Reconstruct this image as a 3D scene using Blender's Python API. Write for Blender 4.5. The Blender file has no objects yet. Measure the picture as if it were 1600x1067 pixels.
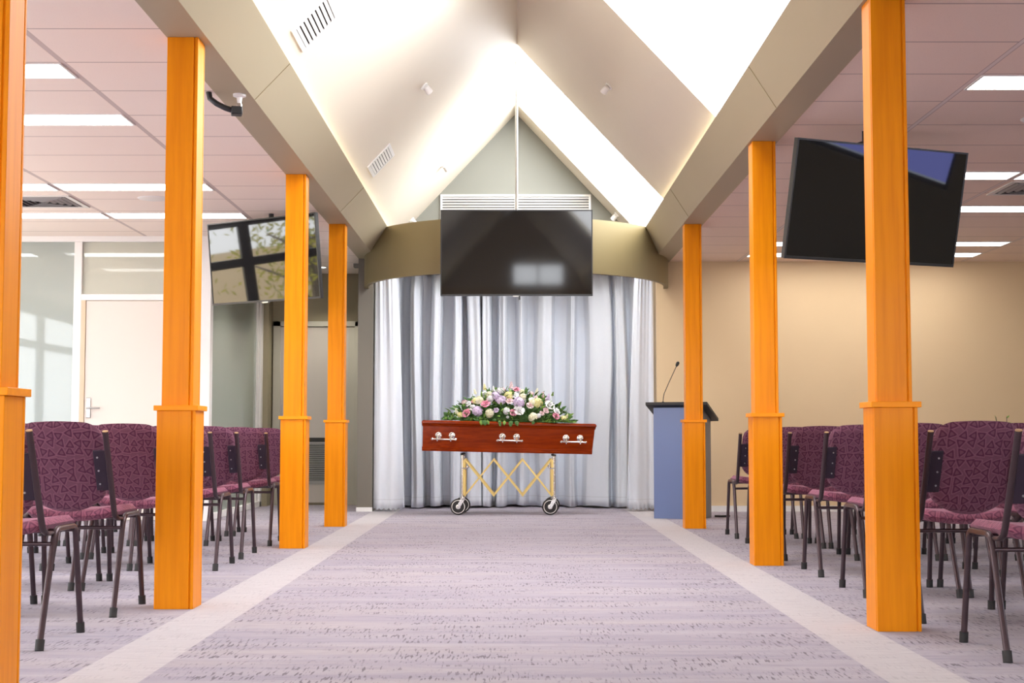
import bpy, math, random
from mathutils import Vector, Matrix, Quaternion
random.seed(11)
SC = bpy.context.scene
COL = SC.collection
PI = math.pi
R = math.radians

# ------------------------------------------------------------------ materials
def mat(name):
    m = bpy.data.materials.new(name); m.use_nodes = True
    nt = m.node_tree
    return m, nt, nt.nodes['Principled BSDF']

def setp(p, color=None, rough=None, metal=None, spec=None, coat=None, coat_rough=None, sheen=None, trans=None):
    if color is not None: p.inputs['Base Color'].default_value = (*color, 1)
    if rough is not None: p.inputs['Roughness'].default_value = rough
    if metal is not None: p.inputs['Metallic'].default_value = metal
    if spec is not None: p.inputs['Specular IOR Level'].default_value = spec
    if coat is not None: p.inputs['Coat Weight'].default_value = coat
    if coat_rough is not None: p.inputs['Coat Roughness'].default_value = coat_rough
    if sheen is not None: p.inputs['Sheen Weight'].default_value = sheen
    if trans is not None: p.inputs['Transmission Weight'].default_value = trans

class NT:
    """tiny node-building helper"""
    def __init__(s, nt): s.nt = nt
    def n(s, t, **kw):
        x = s.nt.nodes.new(t)
        for k, v in kw.items(): setattr(x, k, v)
        return x
    def put(s, sock, v):
        if hasattr(v, 'is_linked') or isinstance(v, bpy.types.NodeSocket): s.nt.links.new(v, sock)
        elif isinstance(v, (tuple, list)) and len(v) == 3 and sock.type == 'RGBA': sock.default_value = (*v, 1)
        else: sock.default_value = v
    def math(s, op, a, b=0.0, c=0.0):
        x = s.n('ShaderNodeMath', operation=op)
        s.put(x.inputs[0], a); s.put(x.inputs[1], b); s.put(x.inputs[2], c)
        return x.outputs[0]
    def vmath(s, op, a, b=(0, 0, 0)):
        x = s.n('ShaderNodeVectorMath', operation=op)
        s.put(x.inputs[0], a); s.put(x.inputs[1], b)
        return x.outputs['Value'] if op in ('DOT_PRODUCT', 'LENGTH') else x.outputs['Vector']
    def mix(s, f, a, b):
        x = s.n('ShaderNodeMix', data_type='RGBA')
        s.put(x.inputs[0], f); s.put(x.inputs[6], a); s.put(x.inputs[7], b)
        return x.outputs[2]
    def coord(s): return s.n('ShaderNodeTexCoord').outputs['Object']
    def mapping(s, v, loc=(0, 0, 0), scale=(1, 1, 1), rot=(0, 0, 0)):
        x = s.n('ShaderNodeMapping'); s.put(x.inputs[0], v)
        x.inputs[1].default_value = loc; x.inputs[2].default_value = rot; x.inputs[3].default_value = scale
        return x.outputs[0]
    def noise(s, v, scale=5, detail=2, rough=.5):
        x = s.n('ShaderNodeTexNoise'); s.put(x.inputs['Vector'], v)
        x.inputs['Scale'].default_value = scale; x.inputs['Detail'].default_value = detail; x.inputs['Roughness'].default_value = rough
        return x.outputs['Fac']
    def ramp(s, f, stops):
        x = s.n('ShaderNodeValToRGB'); s.put(x.inputs[0], f)
        e = x.color_ramp.elements
        while len(e) < len(stops): e.new(.5)
        for i, (p, c) in enumerate(stops):
            e[i].position = p; e[i].color = (*c, 1) if len(c) == 3 else c
        return x.outputs[0]
    def smooth(s, v, a, b):
        x = s.n('ShaderNodeMapRange', interpolation_type='SMOOTHSTEP')
        s.put(x.inputs[0], v); s.put(x.inputs[1], a); s.put(x.inputs[2], b)
        return x.outputs[0]
    def sep(s, v):
        x = s.n('ShaderNodeSeparateXYZ'); s.put(x.inputs[0], v); return x.outputs
    def comb(s, a, b, c):
        x = s.n('ShaderNodeCombineXYZ'); s.put(x.inputs[0], a); s.put(x.inputs[1], b); s.put(x.inputs[2], c); return x.outputs[0]
    def bump(s, h, strength=.2, dist=.01):
        x = s.n('ShaderNodeBump'); x.inputs['Strength'].default_value = strength; x.inputs['Distance'].default_value = dist
        s.put(x.inputs['Height'], h); return x.outputs[0]

def paint(name, color, rough=.6, spec=.3, var=.03):
    m, nt, p = mat(name); h = NT(nt); setp(p, color, rough, spec=spec)
    co = h.coord()
    f = h.noise(co, 1.3, 3)
    c2 = tuple(x * (1 - var * 2) for x in color)
    h.put(p.inputs['Base Color'], h.mix(f, color, c2))
    h.put(p.inputs['Normal'], h.bump(h.noise(co, 260, 2), .06, .002))
    return m

def plain(name, color, rough=.5, metal=0.0, spec=.5, coat=0.0):
    m, nt, p = mat(name); setp(p, color, rough, metal, spec, coat); h = NT(nt)
    f = h.noise(h.coord(), 40, 2)
    h.put(p.inputs['Roughness'], h.math('MULTIPLY_ADD', f, .03, max(0.0, rough - .015)))
    return m

def emit(name, color, strength):
    m, nt, p = mat(name); setp(p, (.8, .8, .8), .5)
    p.inputs['Emission Color'].default_value = (*color, 1); p.inputs['Emission Strength'].default_value = strength
    return m

def wood(name, c1, c2, rough=.32, coat=.25, axis=2, scale=1.0, spec=.13):
    m, nt, p = mat(name); h = NT(nt); setp(p, c1, rough, coat=coat, coat_rough=.12, spec=spec)
    s = [34, 34, 34]; s[axis] = 1.6
    v = h.mapping(h.coord(), scale=tuple(x * scale for x in s))
    f = h.noise(v, 1.0, 4, .6)
    s2 = [5, 5, 5]; s2[axis] = .5
    g = h.noise(h.mapping(h.coord(), scale=tuple(x * scale for x in s2)), 1.0, 3)
    base = h.mix(h.smooth(f, .35, .7), c1, c2)
    base = h.mix(h.math('MULTIPLY', g, .5), base, tuple(x * 1.12 for x in c1))
    h.put(p.inputs['Base Color'], base)
    h.put(p.inputs['Normal'], h.bump(f, .05, .002))
    return m

def fabric(name, axes, lum=1.0):
    """woven maroon upholstery with a scatter of rounded triangle outlines"""
    m, nt, p = mat(name); h = NT(nt); setp(p, (.2, .06, .1), .85, spec=.15, sheen=.35)
    p.inputs['Sheen Tint'].default_value = (.95, .62, .75, 1)
    o = h.sep(h.coord())
    uv = h.comb(o[axes[0]], o[axes[1]], 0.0)
    uvs = h.vmath('MULTIPLY', uv, (25.0, 25.0, 25.0))
    vo = h.n('ShaderNodeTexVoronoi', voronoi_dimensions='2D', feature='F1')
    vo.inputs['Scale'].default_value = 1.0; vo.inputs['Randomness'].default_value = .32
    h.put(vo.inputs['Vector'], uvs)
    loc = h.vmath('SUBTRACT', uvs, vo.outputs['Position'])
    rot = h.n('ShaderNodeVectorRotate', rotation_type='Z_AXIS')
    h.put(rot.inputs['Vector'], loc)
    cs = h.sep(vo.outputs['Color'])
    h.put(rot.inputs['Angle'], h.math('MULTIPLY', cs[0], 6.283))
    d = None
    for k in range(3):
        a = PI / 2 + k * 2 * PI / 3
        dd = h.vmath('DOT_PRODUCT', rot.outputs[0], (math.cos(a), math.sin(a), 0))
        d = dd if d is None else h.math('SMOOTH_MAX', d, dd, .26)
    tri = d
    outer = h.math('SUBTRACT', 1.0, h.smooth(tri, .275, .305))
    inner = h.smooth(tri, .150, .185)
    ring = h.math('MULTIPLY', outer, inner)
    edge = h.math('MULTIPLY', h.smooth(tri, .31, .34), h.math('SUBTRACT', 1.0, h.smooth(tri, .39, .45)))
    weave = h.noise(h.mapping(uv, scale=(60, 900, 1)), 1.0, 2)
    base = h.mix(weave, (.112, .038, .066), (.180, .072, .112))
    base = h.mix(h.math('MULTIPLY', edge, .55), base, (.25, .105, .155))
    col = h.mix(h.math('MULTIPLY', ring, .85), base, (.070, .016, .044))
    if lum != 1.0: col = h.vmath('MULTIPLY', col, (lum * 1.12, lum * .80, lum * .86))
    h.put(p.inputs['Base Color'], col)
    h.put(p.inputs['Normal'], h.bump(h.noise(uv, 900, 2), .25, .001))
    return m

def carpet(name):
    m, nt, p = mat(name); h = NT(nt); setp(p, (.4, .36, .4), .95, spec=.1, sheen=.15)
    co = h.coord(); o = h.sep(co)
    bands = h.noise(h.mapping(co, scale=(.55, 9.0, 1)), 1.0, 4, .65)
    fine = h.noise(h.mapping(co, scale=(7.0, 70.0, 1)), 1.0, 3, .6)
    hue = h.noise(h.mapping(co, loc=(5, 2, 0), scale=(.4, 4.0, 1)), 1.0, 3)
    base = h.mix(h.smooth(bands, .3, .7), CARPET[0], CARPET[1])
    base = h.mix(h.math('MULTIPLY', h.smooth(hue, .45, .7), .6), base, CARPET[2])
    base = h.mix(h.math('MULTIPLY', h.smooth(fine, .42, .75), .45), base, CARPET[3])
    # light border strips each side of the aisle
    ax = h.math('ABSOLUTE', h.math('SUBTRACT', o[0], .006))
    sm = h.math('MULTIPLY', h.smooth(ax, 1.219, 1.223), h.math('SUBTRACT', 1.0, h.smooth(ax, 1.484, 1.488)))
    strip = h.mix(h.smooth(fine, .35, .7), CARPET[4], CARPET[5])
    base = h.mix(sm, base, strip)
    # dark slubs: short ticks along and across the room, in clusters
    cl = h.smooth(h.noise(h.mapping(co, scale=(2.2, 5.5, 1)), 1.0, 3, .6), .42, .60)
    t1 = h.smooth(h.noise(h.mapping(co, scale=(105.0, 11.0, 1)), 1.0, 1), .555, .64)
    t2 = h.smooth(h.noise(h.mapping(co, loc=(3, 7, 0), scale=(7.0, 80.0, 1)), 1.0, 2), .56, .66)
    cl2 = h.smooth(h.noise(h.mapping(co, loc=(9, 4, 0), scale=(1.5, 3.0, 1)), 1.0, 3, .6), .42, .60)
    dk = h.math('MAXIMUM', h.math('MULTIPLY', t1, cl), h.math('MULTIPLY', h.math('MULTIPLY', t2, cl2), .38))
    dk = h.math('MULTIPLY', dk, h.math('MULTIPLY_ADD', sm, -.62, .8))
    col = h.mix(dk, base, (.075, .055, .075))
    h.put(p.inputs['Base Color'], col)
    h.put(p.inputs['Normal'], h.bump(h.noise(co, 350, 2), .5, .003))
    return m

def tiles(name, x0, y0, color, line, bar):
    """mineral-fibre ceiling tiles 1.2 x 0.6 m: thin joints across, wider T-bars along"""
    m, nt, p = mat(name); h = NT(nt); setp(p, color, .8, spec=.15)
    co = h.coord(); o = h.sep(co)
    def dist(v, off, per):
        u = h.math('DIVIDE', h.math('SUBTRACT', v, off), per)
        fr = h.math('ABSOLUTE', h.math('SUBTRACT', h.math('FRACT', h.math('ADD', u, 100.5)), .5))
        return h.math('MULTIPLY', fr, per)
    dx = dist(o[0], x0, 1.2); dy = dist(o[1], y0, .6)
    lx = h.math('SUBTRACT', 1.0, h.smooth(dx, .011, .013))
    lxd = h.math('MULTIPLY', h.smooth(dx, .010, .012), h.math('SUBTRACT', 1.0, h.smooth(dx, .015, .018)))
    ly = h.math('SUBTRACT', 1.0, h.smooth(dy, .004, .010))
    sp = h.noise(co, 160, 3, .7)
    cell = h.noise(h.mapping(co, scale=(.8, 1.7, 1)), 1.0, 1)
    base = h.mix(h.smooth(sp, .55, .75), color, tuple(c * .86 for c in color))
    base = h.mix(h.math('MULTIPLY', cell, .35), base, tuple(c * .9 for c in color))
    base = h.mix(h.math('MULTIPLY', ly, .75), base, line)
    base = h.mix(lx, base, bar)
    base = h.mix(h.math('MULTIPLY', lxd, .6), base, line)
    h.put(p.inputs['Base Color'], base)
    return m

CARPET = [(.295, .26, .325), (.385, .34, .39), (.40, .345, .355), (.235, .21, .275), (.48, .44, .455), (.41, .37, .395)]
M = {}
M['carpet'] = carpet('carpet_weave')
M['tile_left'] = tiles('ceiling_tile_left', -2.29, 6.54, (.95, .84, .75), (.42, .34, .31), (.62, .53, .49))
M['tile_right'] = tiles('ceiling_tile_right', 2.42, 6.04, (.95, .77, .64), (.40, .29, .25), (.86, .74, .66))
M['cream'] = paint('cream_wall_paint', (.73, .555, .345))
M['vault'] = paint('vault_paint', (.76, .685, .565), .55)
M['bulk'] = paint('taupe_bulkhead_paint', (.45, .385, .26), .5)
M['drum'] = paint('brown_valance_paint', (.25, .195, .095), .5)
M['gable'] = paint('sage_gable_paint', (.235, .235, .205))
M['olive'] = paint('olive_wall_paint', (.33, .29, .195))
M['pier'] = paint('grey_brown_pier_paint', (.185, .165, .135))
M['dark_wall'] = paint('dark_olive_wall_paint', (.20, .18, .13))
M['white'] = paint('white_trim_paint', (.84, .82, .80), .35, .5)
M['offwhite'] = paint('warm_white_paint', (.80, .77, .72), .4, .5)
M['door'] = paint('cream_door_paint', (.75, .68, .61), .4, .4)
M['grey_door'] = paint('grey_door_paint', (.50, .455, .40), .4, .4)
M['grey_frame'] = paint('grey_door_frame_paint', (.48, .46, .38), .4, .4)
M['wood'] = wood('honey_timber', (.80, .265, .002), (.69, .20, .001), .4, .03)
M['wood_collar'] = wood('honey_timber_collar', (.87, .29, .004), (.76, .225, .002), .4, .03, axis=0)
M['coffin'] = wood('mahogany_gloss', (.25, .028, .001), (.14, .012, .0006), .2, .12, axis=0, spec=.06)
M['fabric_back'] = fabric('triangle_fabric_back', (0, 2))
M['fabric_seat_lit'] = fabric('triangle_fabric_seat_lit', (0, 1), 1.25)  # same cloth, brighter and redder: light from above put into its colour
M['frame'] = plain('bronze_brown_tube', (.075, .050, .058), .33, .6, .5)
M['plate'] = plain('dark_plum_plate', (.030, .018, .034), .5, .2)
M['rubber'] = plain('black_rubber', (.018, .016, .016), .6)
M['cap'] = plain('sheen_tan_cap', (.50, .32, .16), .4, .6)  # tan tint puts the sheen of the tube tops into the colour
M['screw'] = plain('bright_screw', (.7, .7, .7), .3, 1.0)
M['chrome'] = plain('chrome', (.80, .79, .77), .14, 1.0)
M['silver'] = plain('polished_silver', (.86, .83, .78), .18, 1.0)
M['hub_metal'] = plain('bright_alloy', (.86, .84, .82), .4, .5)
M['gold'] = plain('gold_anodised', (.78, .58, .20), .36, .35)
M['steel'] = plain('brushed_steel', (.45, .44, .42), .32, 1.0)
M['black'] = plain('black_plastic', (.012, .012, .013), .35)
M['matte_black'] = plain('matte_black_top', (.016, .016, .018), .5)
M['bezel'] = plain('dark_bezel', (.02, .02, .022), .3)
M['navy'] = plain('slate_blue_laminate', (.15, .205, .40), .30, 0, .5)
M['louvre'] = plain('louvre_grey', (.30, .29, .28), .5)
M['louvre_dark'] = plain('louvre_back_dark', (.03, .028, .026), .8)
M['troffer'] = emit('troffer_diffuser', (1.0, .96, .91), 9.0)
M['sky_pane'] = emit('skylight_diffuser', (.94, .97, 1.0), 10.5)
M['spot_face'] = emit('spotlight_face', (1.0, .93, .80), 12.0)
M['window_frame'] = plain('dark_window_frame', (.03, .03, .032), .4)

def screen_mat(nm='screen_glass', rg=.03, sp=.9):
    m, nt, p = mat(nm); setp(p, (.010, .010, .011), rg, spec=sp)
    return m
M['screen'] = screen_mat(); M['screen_matte'] = screen_mat('screen_antiglare', .05, .6)

def curtain_mat():
    m, nt, p = mat('grey_white_drape'); h = NT(nt); setp(p, (.72, .73, .77), .8, spec=.15, sheen=.2)
    co = h.coord(); o = h.sep(co)
    w = h.noise(h.mapping(co, scale=(500, 500, 60)), 1.0, 2)
    hem = h.math('SUBTRACT', 1.0, h.smooth(h.math('ABSOLUTE', h.math('SUBTRACT', o[2], .125)), .002, .006))
    c = h.mix(w, (.68, .71, .785), (.75, .775, .835))
    c = h.mix(h.math('MULTIPLY', hem, .35), c, (.42, .42, .45))
    h.put(p.inputs['Base Color'], c)
    h.put(p.inputs['Normal'], h.bump(w, .1, .001))
    return m
M['curtain'] = curtain_mat()

def frosted(name, tint, dens):
    """greenish glazing: part see-through, part milky film, with a glossy face"""
    m, nt, p = mat(name); h = NT(nt)
    out = nt.nodes['Material Output']
    setp(p, tint, .35, spec=.5)
    tr = h.n('ShaderNodeBsdfTransparent'); tr.inputs[0].default_value = (.86, .93, .90, 1)
    gl = h.n('ShaderNodeBsdfGlossy'); gl.inputs['Roughness'].default_value = .03
    mx = h.n('ShaderNodeMixShader'); mx.inputs[0].default_value = dens
    nt.links.new(tr.outputs[0], mx.inputs[1]); nt.links.new(p.outputs[0], mx.inputs[2])
    fr = h.n('ShaderNodeFresnel'); fr.inputs[0].default_value = 1.5
    m2 = h.n('ShaderNodeMixShader')
    nt.links.new(fr.outputs[0], m2.inputs[0]); nt.links.new(mx.outputs[0], m2.inputs[1]); nt.links.new(gl.outputs[0], m2.inputs[2])
    nt.links.new(m2.outputs[0], out.inputs[0])
    return m
M['glass_front'] = frosted('film_glass_front', (.42, .46, .44), .62)
M['glass_side'] = frosted('film_glass_side', (.60, .70, .61), .62)
M['glass_top'] = frosted('film_glass_top', (.66, .64, .54), .6)

# ------------------------------------------------------------------ mesh builder
class MB:
    def __init__(s): s.v = []; s.f = []; s.mi = []; s.cur = 0
    def add(s, vs, fs):
        o = len(s.v); s.v += [tuple(v) for v in vs]
        for f in fs: s.f.append([i + o for i in f]); s.mi.append(s.cur)
        return s
    def box(s, x0, x1, y0, y1, z0, z1):
        vs = [(x0, y0, z0), (x1, y0, z0), (x1, y1, z0), (x0, y1, z0), (x0, y0, z1), (x1, y0, z1), (x1, y1, z1), (x0, y1, z1)]
        return s.add(vs, [(0, 3, 2, 1), (4, 5, 6, 7), (0, 1, 5, 4), (1, 2, 6, 5), (2, 3, 7, 6), (3, 0, 4, 7)])
    def obox(s, c, ax, ay, az):
        c, ax, ay, az = map(Vector, (c, ax, ay, az))
        vs = [c + i * ax + j * ay + k * az for k in (-1, 1) for j in (-1, 1) for i in (-1, 1)]
        return s.add(vs, [(0, 2, 3, 1), (4, 5, 7, 6), (0, 1, 5, 4), (1, 3, 7, 5), (3, 2, 6, 7), (2, 0, 4, 6)])
    def prism(s, poly, a, b, axis='y'):
        """poly: 2-D outline (counter-clockwise), extruded from a to b along an axis"""
        n = len(poly)
        def P(u, w, t): return {'y': (u, t, w), 'z': (u, w, t), 'x': (t, u, w)}[axis]
        vs = [P(u, w, a) for u, w in poly] + [P(u, w, b) for u, w in poly]
        fs = [list(range(n)), list(range(2 * n - 1, n - 1, -1))] + [(i, i + n, (i + 1) % n + n, (i + 1) % n) for i in range(n)]
        return s.add(vs, fs)
    def tube(s, pts, r, n=10, cap=True, r2=None, up=None):
        pts = [Vector(p) for p in pts]; rr = r if isinstance(r, (list, tuple)) else [r] * len(pts)
        t0 = (pts[1] - pts[0]).normalized()
        a = Vector(up) if up else (Vector((1, 0, 0)) if abs(t0.x) < .8 else Vector((0, 1, 0)))
        u = (a - a.dot(t0) * t0).normalized()
        rings = []
        for i, p in enumerate(pts):
            t = ((pts[min(i + 1, len(pts) - 1)] - p).normalized() + (p - pts[max(i - 1, 0)]).normalized())
            t = t.normalized() if t.length > 1e-9 else t0
            u = (u - u.dot(t) * t).normalized(); w = t.cross(u)
            k = (r2 / r) if r2 else 1.0
            rings.append([p + rr[i] * (math.cos(2 * PI * j / n) * u + k * math.sin(2 * PI * j / n) * w) for j in range(n)])
        vs = [v for ring in rings for v in ring]
        fs = []
        for i in range(len(pts) - 1):
            for j in range(n):
                fs.append((i * n + j, i * n + (j + 1) % n, (i + 1) * n + (j + 1) % n, (i + 1) * n + j))
        if cap:
            fs.append(list(range(n - 1, -1, -1))); fs.append([(len(pts) - 1) * n + j for j in range(n)])
        return s.add(vs, fs)
    def lathe(s, prof, n=24, mtx=None):
        """profile of (radius, height) turned about z, then placed by mtx"""
        mtx = mtx or Matrix()
        vs = []
        for r, z in prof:
            for j in range(n): vs.append(mtx @ Vector((r * math.cos(2 * PI * j / n), r * math.sin(2 * PI * j / n), z)))
        fs = []
        for i in range(len(prof) - 1):
            for j in range(n):
                fs.append((i * n + j, i * n + (j + 1) % n, (i + 1) * n + (j + 1) % n, (i + 1) * n + j))
        fs.append(list(range(n - 1, -1, -1))); fs.append([(len(prof) - 1) * n + j for j in range(n)])
        return s.add(vs, fs)
    def grid(s, fn, nu, nv, flip=False):
        vs = [fn(i / nu, j / nv) for j in range(nv + 1) for i in range(nu + 1)]
        fs = []
        for j in range(nv):
            for i in range(nu):
                q = (j * (nu + 1) + i, j * (nu + 1) + i + 1, (j + 1) * (nu + 1) + i + 1, (j + 1) * (nu + 1) + i)
                fs.append(q[::-1] if flip else q)
        return s.add(vs, fs)
    def ball(s, c, r, nu=10, nv=7, sq=(1, 1, 1)):
        c = Vector(c); vs = [c + Vector((0, 0, -r * sq[2]))]
        for j in range(1, nv):
            a = -PI / 2 + PI * j / nv
            for i in range(nu):
                b = 2 * PI * i / nu
                vs.append(c + Vector((r * sq[0] * math.cos(a) * math.cos(b), r * sq[1] * math.cos(a) * math.sin(b), r * sq[2] * math.sin(a))))
        vs.append(c + Vector((0, 0, r * sq[2])))
        fs = [(0, 1 + (i + 1) % nu, 1 + i) for i in range(nu)]
        for j in range(nv - 2):
            for i in range(nu):
                a, b = 1 + j * nu + i, 1 + j * nu + (i + 1) % nu
                fs.append((a, b, b + nu, a + nu))
        L = len(vs) - 1; o = 1 + (nv - 2) * nu
        fs += [(o + i, o + (i + 1) % nu, L) for i in range(nu)]
        return s.add(vs, fs)
    def build(s, name, m, parent=None, smooth=35, bevel=0.0, seg=2, loc=None):
        me = bpy.data.meshes.new(name)
        me.from_pydata(s.v, [], s.f)
        for x in (m if isinstance(m, (list, tuple)) else [m]): me.materials.append(M[x] if isinstance(x, str) else x)
        if any(s.mi): me.polygons.foreach_set('material_index', s.mi)
        me.update()
        if smooth:
            me.shade_smooth(); me.set_sharp_from_angle(angle=R(smooth))
        o = bpy.data.objects.new(name, me); COL.objects.link(o)
        if parent: o.parent = parent
        if loc: o.location = loc
        if bevel:
            b = o.modifiers.new('bevel', 'BEVEL'); b.width = bevel; b.segments = seg; b.limit_method = 'ANGLE'; b.angle_limit = R(40)
        return o

def tag(o, label=None, cat=None, group=None, kind=None):
    if label: o['label'] = label
    if cat: o['category'] = cat
    if group: o['group'] = group
    if kind: o['kind'] = kind
    return o
def empty(name, loc=(0, 0, 0), rz=0.0, label=None, cat=None, group=None):
    o = bpy.data.objects.new(name, None); COL.objects.link(o)
    o.empty_display_size = .1; o.location = loc; o.rotation_euler = (0, 0, rz)
    return tag(o, label, cat, group)
KIDS = {}
def copy_tree(o, parent=None):
    c = o.copy(); COL.objects.link(c)
    if parent: c.parent = parent
    for ch in [k for k in o.children]: copy_tree(ch, c)
    return c
def struct(o, label=None): 
    o['kind'] = 'structure'
    if label: o['label'] = label
    return o

# ------------------------------------------------------------------ room shell
ZL, ZR = 2.70, 2.665            # ceiling heights of the two side aisles
YB, YF = 15.15, -1.8            # front (altar) wall plane and the entrance wall behind the camera
XL, XR = -6.6, 6.7
struct(MB().box(XL - .1, XR + .1, YF - .1, 16.8, -.12, 0).build('floor', 'carpet', smooth=0), 'mauve grey flecked carpet with two pale border strips')
struct(MB().box(XL, -1.55, YF, 16.6, ZL, ZL + .05).build('ceiling', 'tile_left', smooth=0), 'pinkish tiled ceiling over the left seats')
struct(MB().box(1.60, XR, YF, YB + .1, ZR, ZR + .05).build('ceiling', 'tile_right', smooth=0), 'pinkish tiled ceiling over the right seats')
struct(MB().box(1.545, XR, YB, YB + .12, 0, ZR).box(1.545, 1.66, YB + .12, 16.6, 0, ZR).build('wall_back_right', 'cream', smooth=0), 'cream wall behind the lectern')
struct(MB().box(XL, -1.665, 16.6, 16.7, 0, ZL).build('wall_back_left', 'olive', smooth=0), 'dark olive wall with the grey door')
struct(MB().box(-1.645, -1.485, YB, 16.6, 0, 2.72).build('wall_pier', 'pier', smooth=0), 'grey brown pier at the left end of the curtain')
struct(MB().box(-1.65, -1.48, YB - .016, YB, 0, .045).build('baseboard_pier', 'white', smooth=0), 'short white block at the foot of the pier')
struct(MB().box(-1.70, 1.70, 16.6, 16.7, 0, 2.72).build('wall_alcove', 'pier', smooth=0))
struct(MB().box(-1.48, 1.545, YB + .25, 16.6, 2.72, 2.78).build('ceiling_alcove', 'pier', smooth=0))
struct(MB().box(1.56, XR, YB - .016, YB, 0, .062).build('baseboard_right', 'white', smooth=0), 'white skirting along the cream wall')
struct(MB().box(XL, -2.88, 16.584, 16.6, 0, .06).box(-1.735, -1.65, 16.584, 16.6, 0, .06).build('baseboard_left', 'grey_frame', smooth=0))

# sloping vault, ridge along the aisle
XRG, MS = .045, 1.07
ZRG = 2.90 + 1.38 * MS       # the lining passes behind the bulkhead lip, leaving a narrow cove
def zs(x): return ZRG - MS * abs(x - XRG)
T = .14
nrm = math.hypot(1, MS)
def slope(b, y0, y1, sgn, x_in=0.0, x_out=1.62):
    """a thick slab of roof lining between two depths"""
    xa, xb = XRG + sgn * x_in, XRG + sgn * x_out
    za, zb = zs(xa), zs(xb)
    up = T * nrm
    pl = [(xa, za), (xb, zb), (xb, zb + up), (xa, za + up)]
    if sgn > 0: pl = pl[::-1]
    b.prism(pl, y0, y1, 'y')
YG = 15.61
b = MB(); slope(b, YF, YG, -1, 0, 1.385)
struct(b.build('ceiling_vault_left', 'vault', smooth=0), 'cream left slope of the vaulted ceiling')
SKY = [(5.95, 9.50), (12.83, 15.12)]
b = MB(); y = YF
for a, c in SKY:
    slope(b, y, a, 1, 0, 1.385); y = c
slope(b, y, YG, 1, 0, 1.385)
struct(b.build('ceiling_vault_right', 'vault', smooth=0), 'cream right slope of the vaulted ceiling with skylight openings')
for i, (a, c) in enumerate(SKY):
    b = MB()
    x0, x1 = XRG + .002, XRG + 1.385
    o1, o2 = .05 * nrm, .07 * nrm
    b.prism([(x0, zs(x0) + o2), (x1, zs(x1) + o2), (x1, zs(x1) + o1), (x0, zs(x0) + o1)], a, c, 'y')
    struct(b.build('window_%d' % (i + 1), 'sky_pane', smooth=0), 'bright skylight pane in the right slope')
# end gables
def gable(name, y0, y1, m, z0, holes=None):
    b = MB()
    pl = [(-1.75, z0), (1.80, z0), (1.80, 2.72), (XRG, ZRG + .2), (-1.75, 2.72)]
    b.prism(pl, y0, y1, 'y'); return struct(b.build(name, m, smooth=0))
g = gable('wall_gable', YG, YG + .12, 'gable', 2.66); g['label'] = 'sage gable wall above the curved valance'

# bulkheads along both colonnades: flat soffit and a fascia leaning in towards the vault
b = MB()
lp = [(-1.645, 2.695), (-1.455, 2.695), (-1.256, 2.905), (-1.300, 2.900), (-1.36, 2.88), (-1.645, 2.88)]
b.prism(lp, YF, YG + .05, 'y')
struct(b.build('trim_1', 'bulk', smooth=0), 'taupe bulkhead over the left posts')
b = MB()
rp = [(1.500, 2.655), (1.680, 2.655), (1.680, 2.87), (1.440, 2.87), (1.390, 2.893), (1.343, 2.900)]
b.prism(rp, YF, YG + .05, 'y')
struct(b.build('trim_2', 'bulk', smooth=0), 'taupe bulkhead over the right posts')
M['cove'] = emit('warm_cove_strip', (1.0, .86, .58), 9.0)
for nm, xa, xb in (('left', -1.296, -1.280), ('right', 1.368, 1.384)):
    tag(MB().box(xa, xb, YF + .1, YG - .1, 2.9005, 2.9065).build('cove_light', 'cove', smooth=0), 'warm light strip hidden behind the lip of the %s bulkhead' % nm, 'cove light')
# fascia sheet joints
def seam(p0, p1, y, nx):
    d = Vector((p1[0] - p0[0], 0, p1[1] - p0[1])); n = Vector((nx * abs(d.z), 0, -abs(d.x))).normalized()
    c = Vector(((p0[0] + p1[0]) / 2, y, (p0[1] + p1[1]) / 2))
    return MB().obox(c + n * .0008, d / 2 * .98, (0, .0028, 0), n * .0014)
for k, yy in enumerate((7.93, 11.95)):
    struct(seam((-1.455, 2.695), (-1.256, 2.905), yy, 1).build('trim_3', 'drum', smooth=0))
    struct(seam((1.500, 2.655), (1.343, 2.900), yy + .03, -1).build('trim_4', 'drum', smooth=0))

# curved valance in front of the curtain: a half drum, open above
CX, CY, RV = .045, 15.17, 1.62
b = MB(); N = 56
def ring(r, z): return [(CX + r * math.cos(PI + PI * i / N), CY + r * math.sin(PI + PI * i / N), z) for i in range(N + 1)]
ro, ri, z0, z1 = RV, RV - .045, 2.372, 2.902
A, B_, C_, D_ = ring(ro, z0), ring(ro, z1), ring(ri, z1), ring(ri, z0)
fs = []
n1 = N + 1
for i in range(N):
    for q in range(4):
        a, c = q * n1, ((q + 1) % 4) * n1
        fs.append((a + i, a + i + 1, c + i + 1, c + i))
fs += [(0, n1, 2 * n1, 3 * n1), (N, 3 * n1 + N, 2 * n1 + N, n1 + N)]
b.add(A + B_ + C_ + D_, fs)
struct(b.build('trim_5', 'drum', smooth=40), 'brown curved valance above the curtain')

# ------------------------------------------------------------------ glazed office on the left
YP = 13.45
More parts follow.
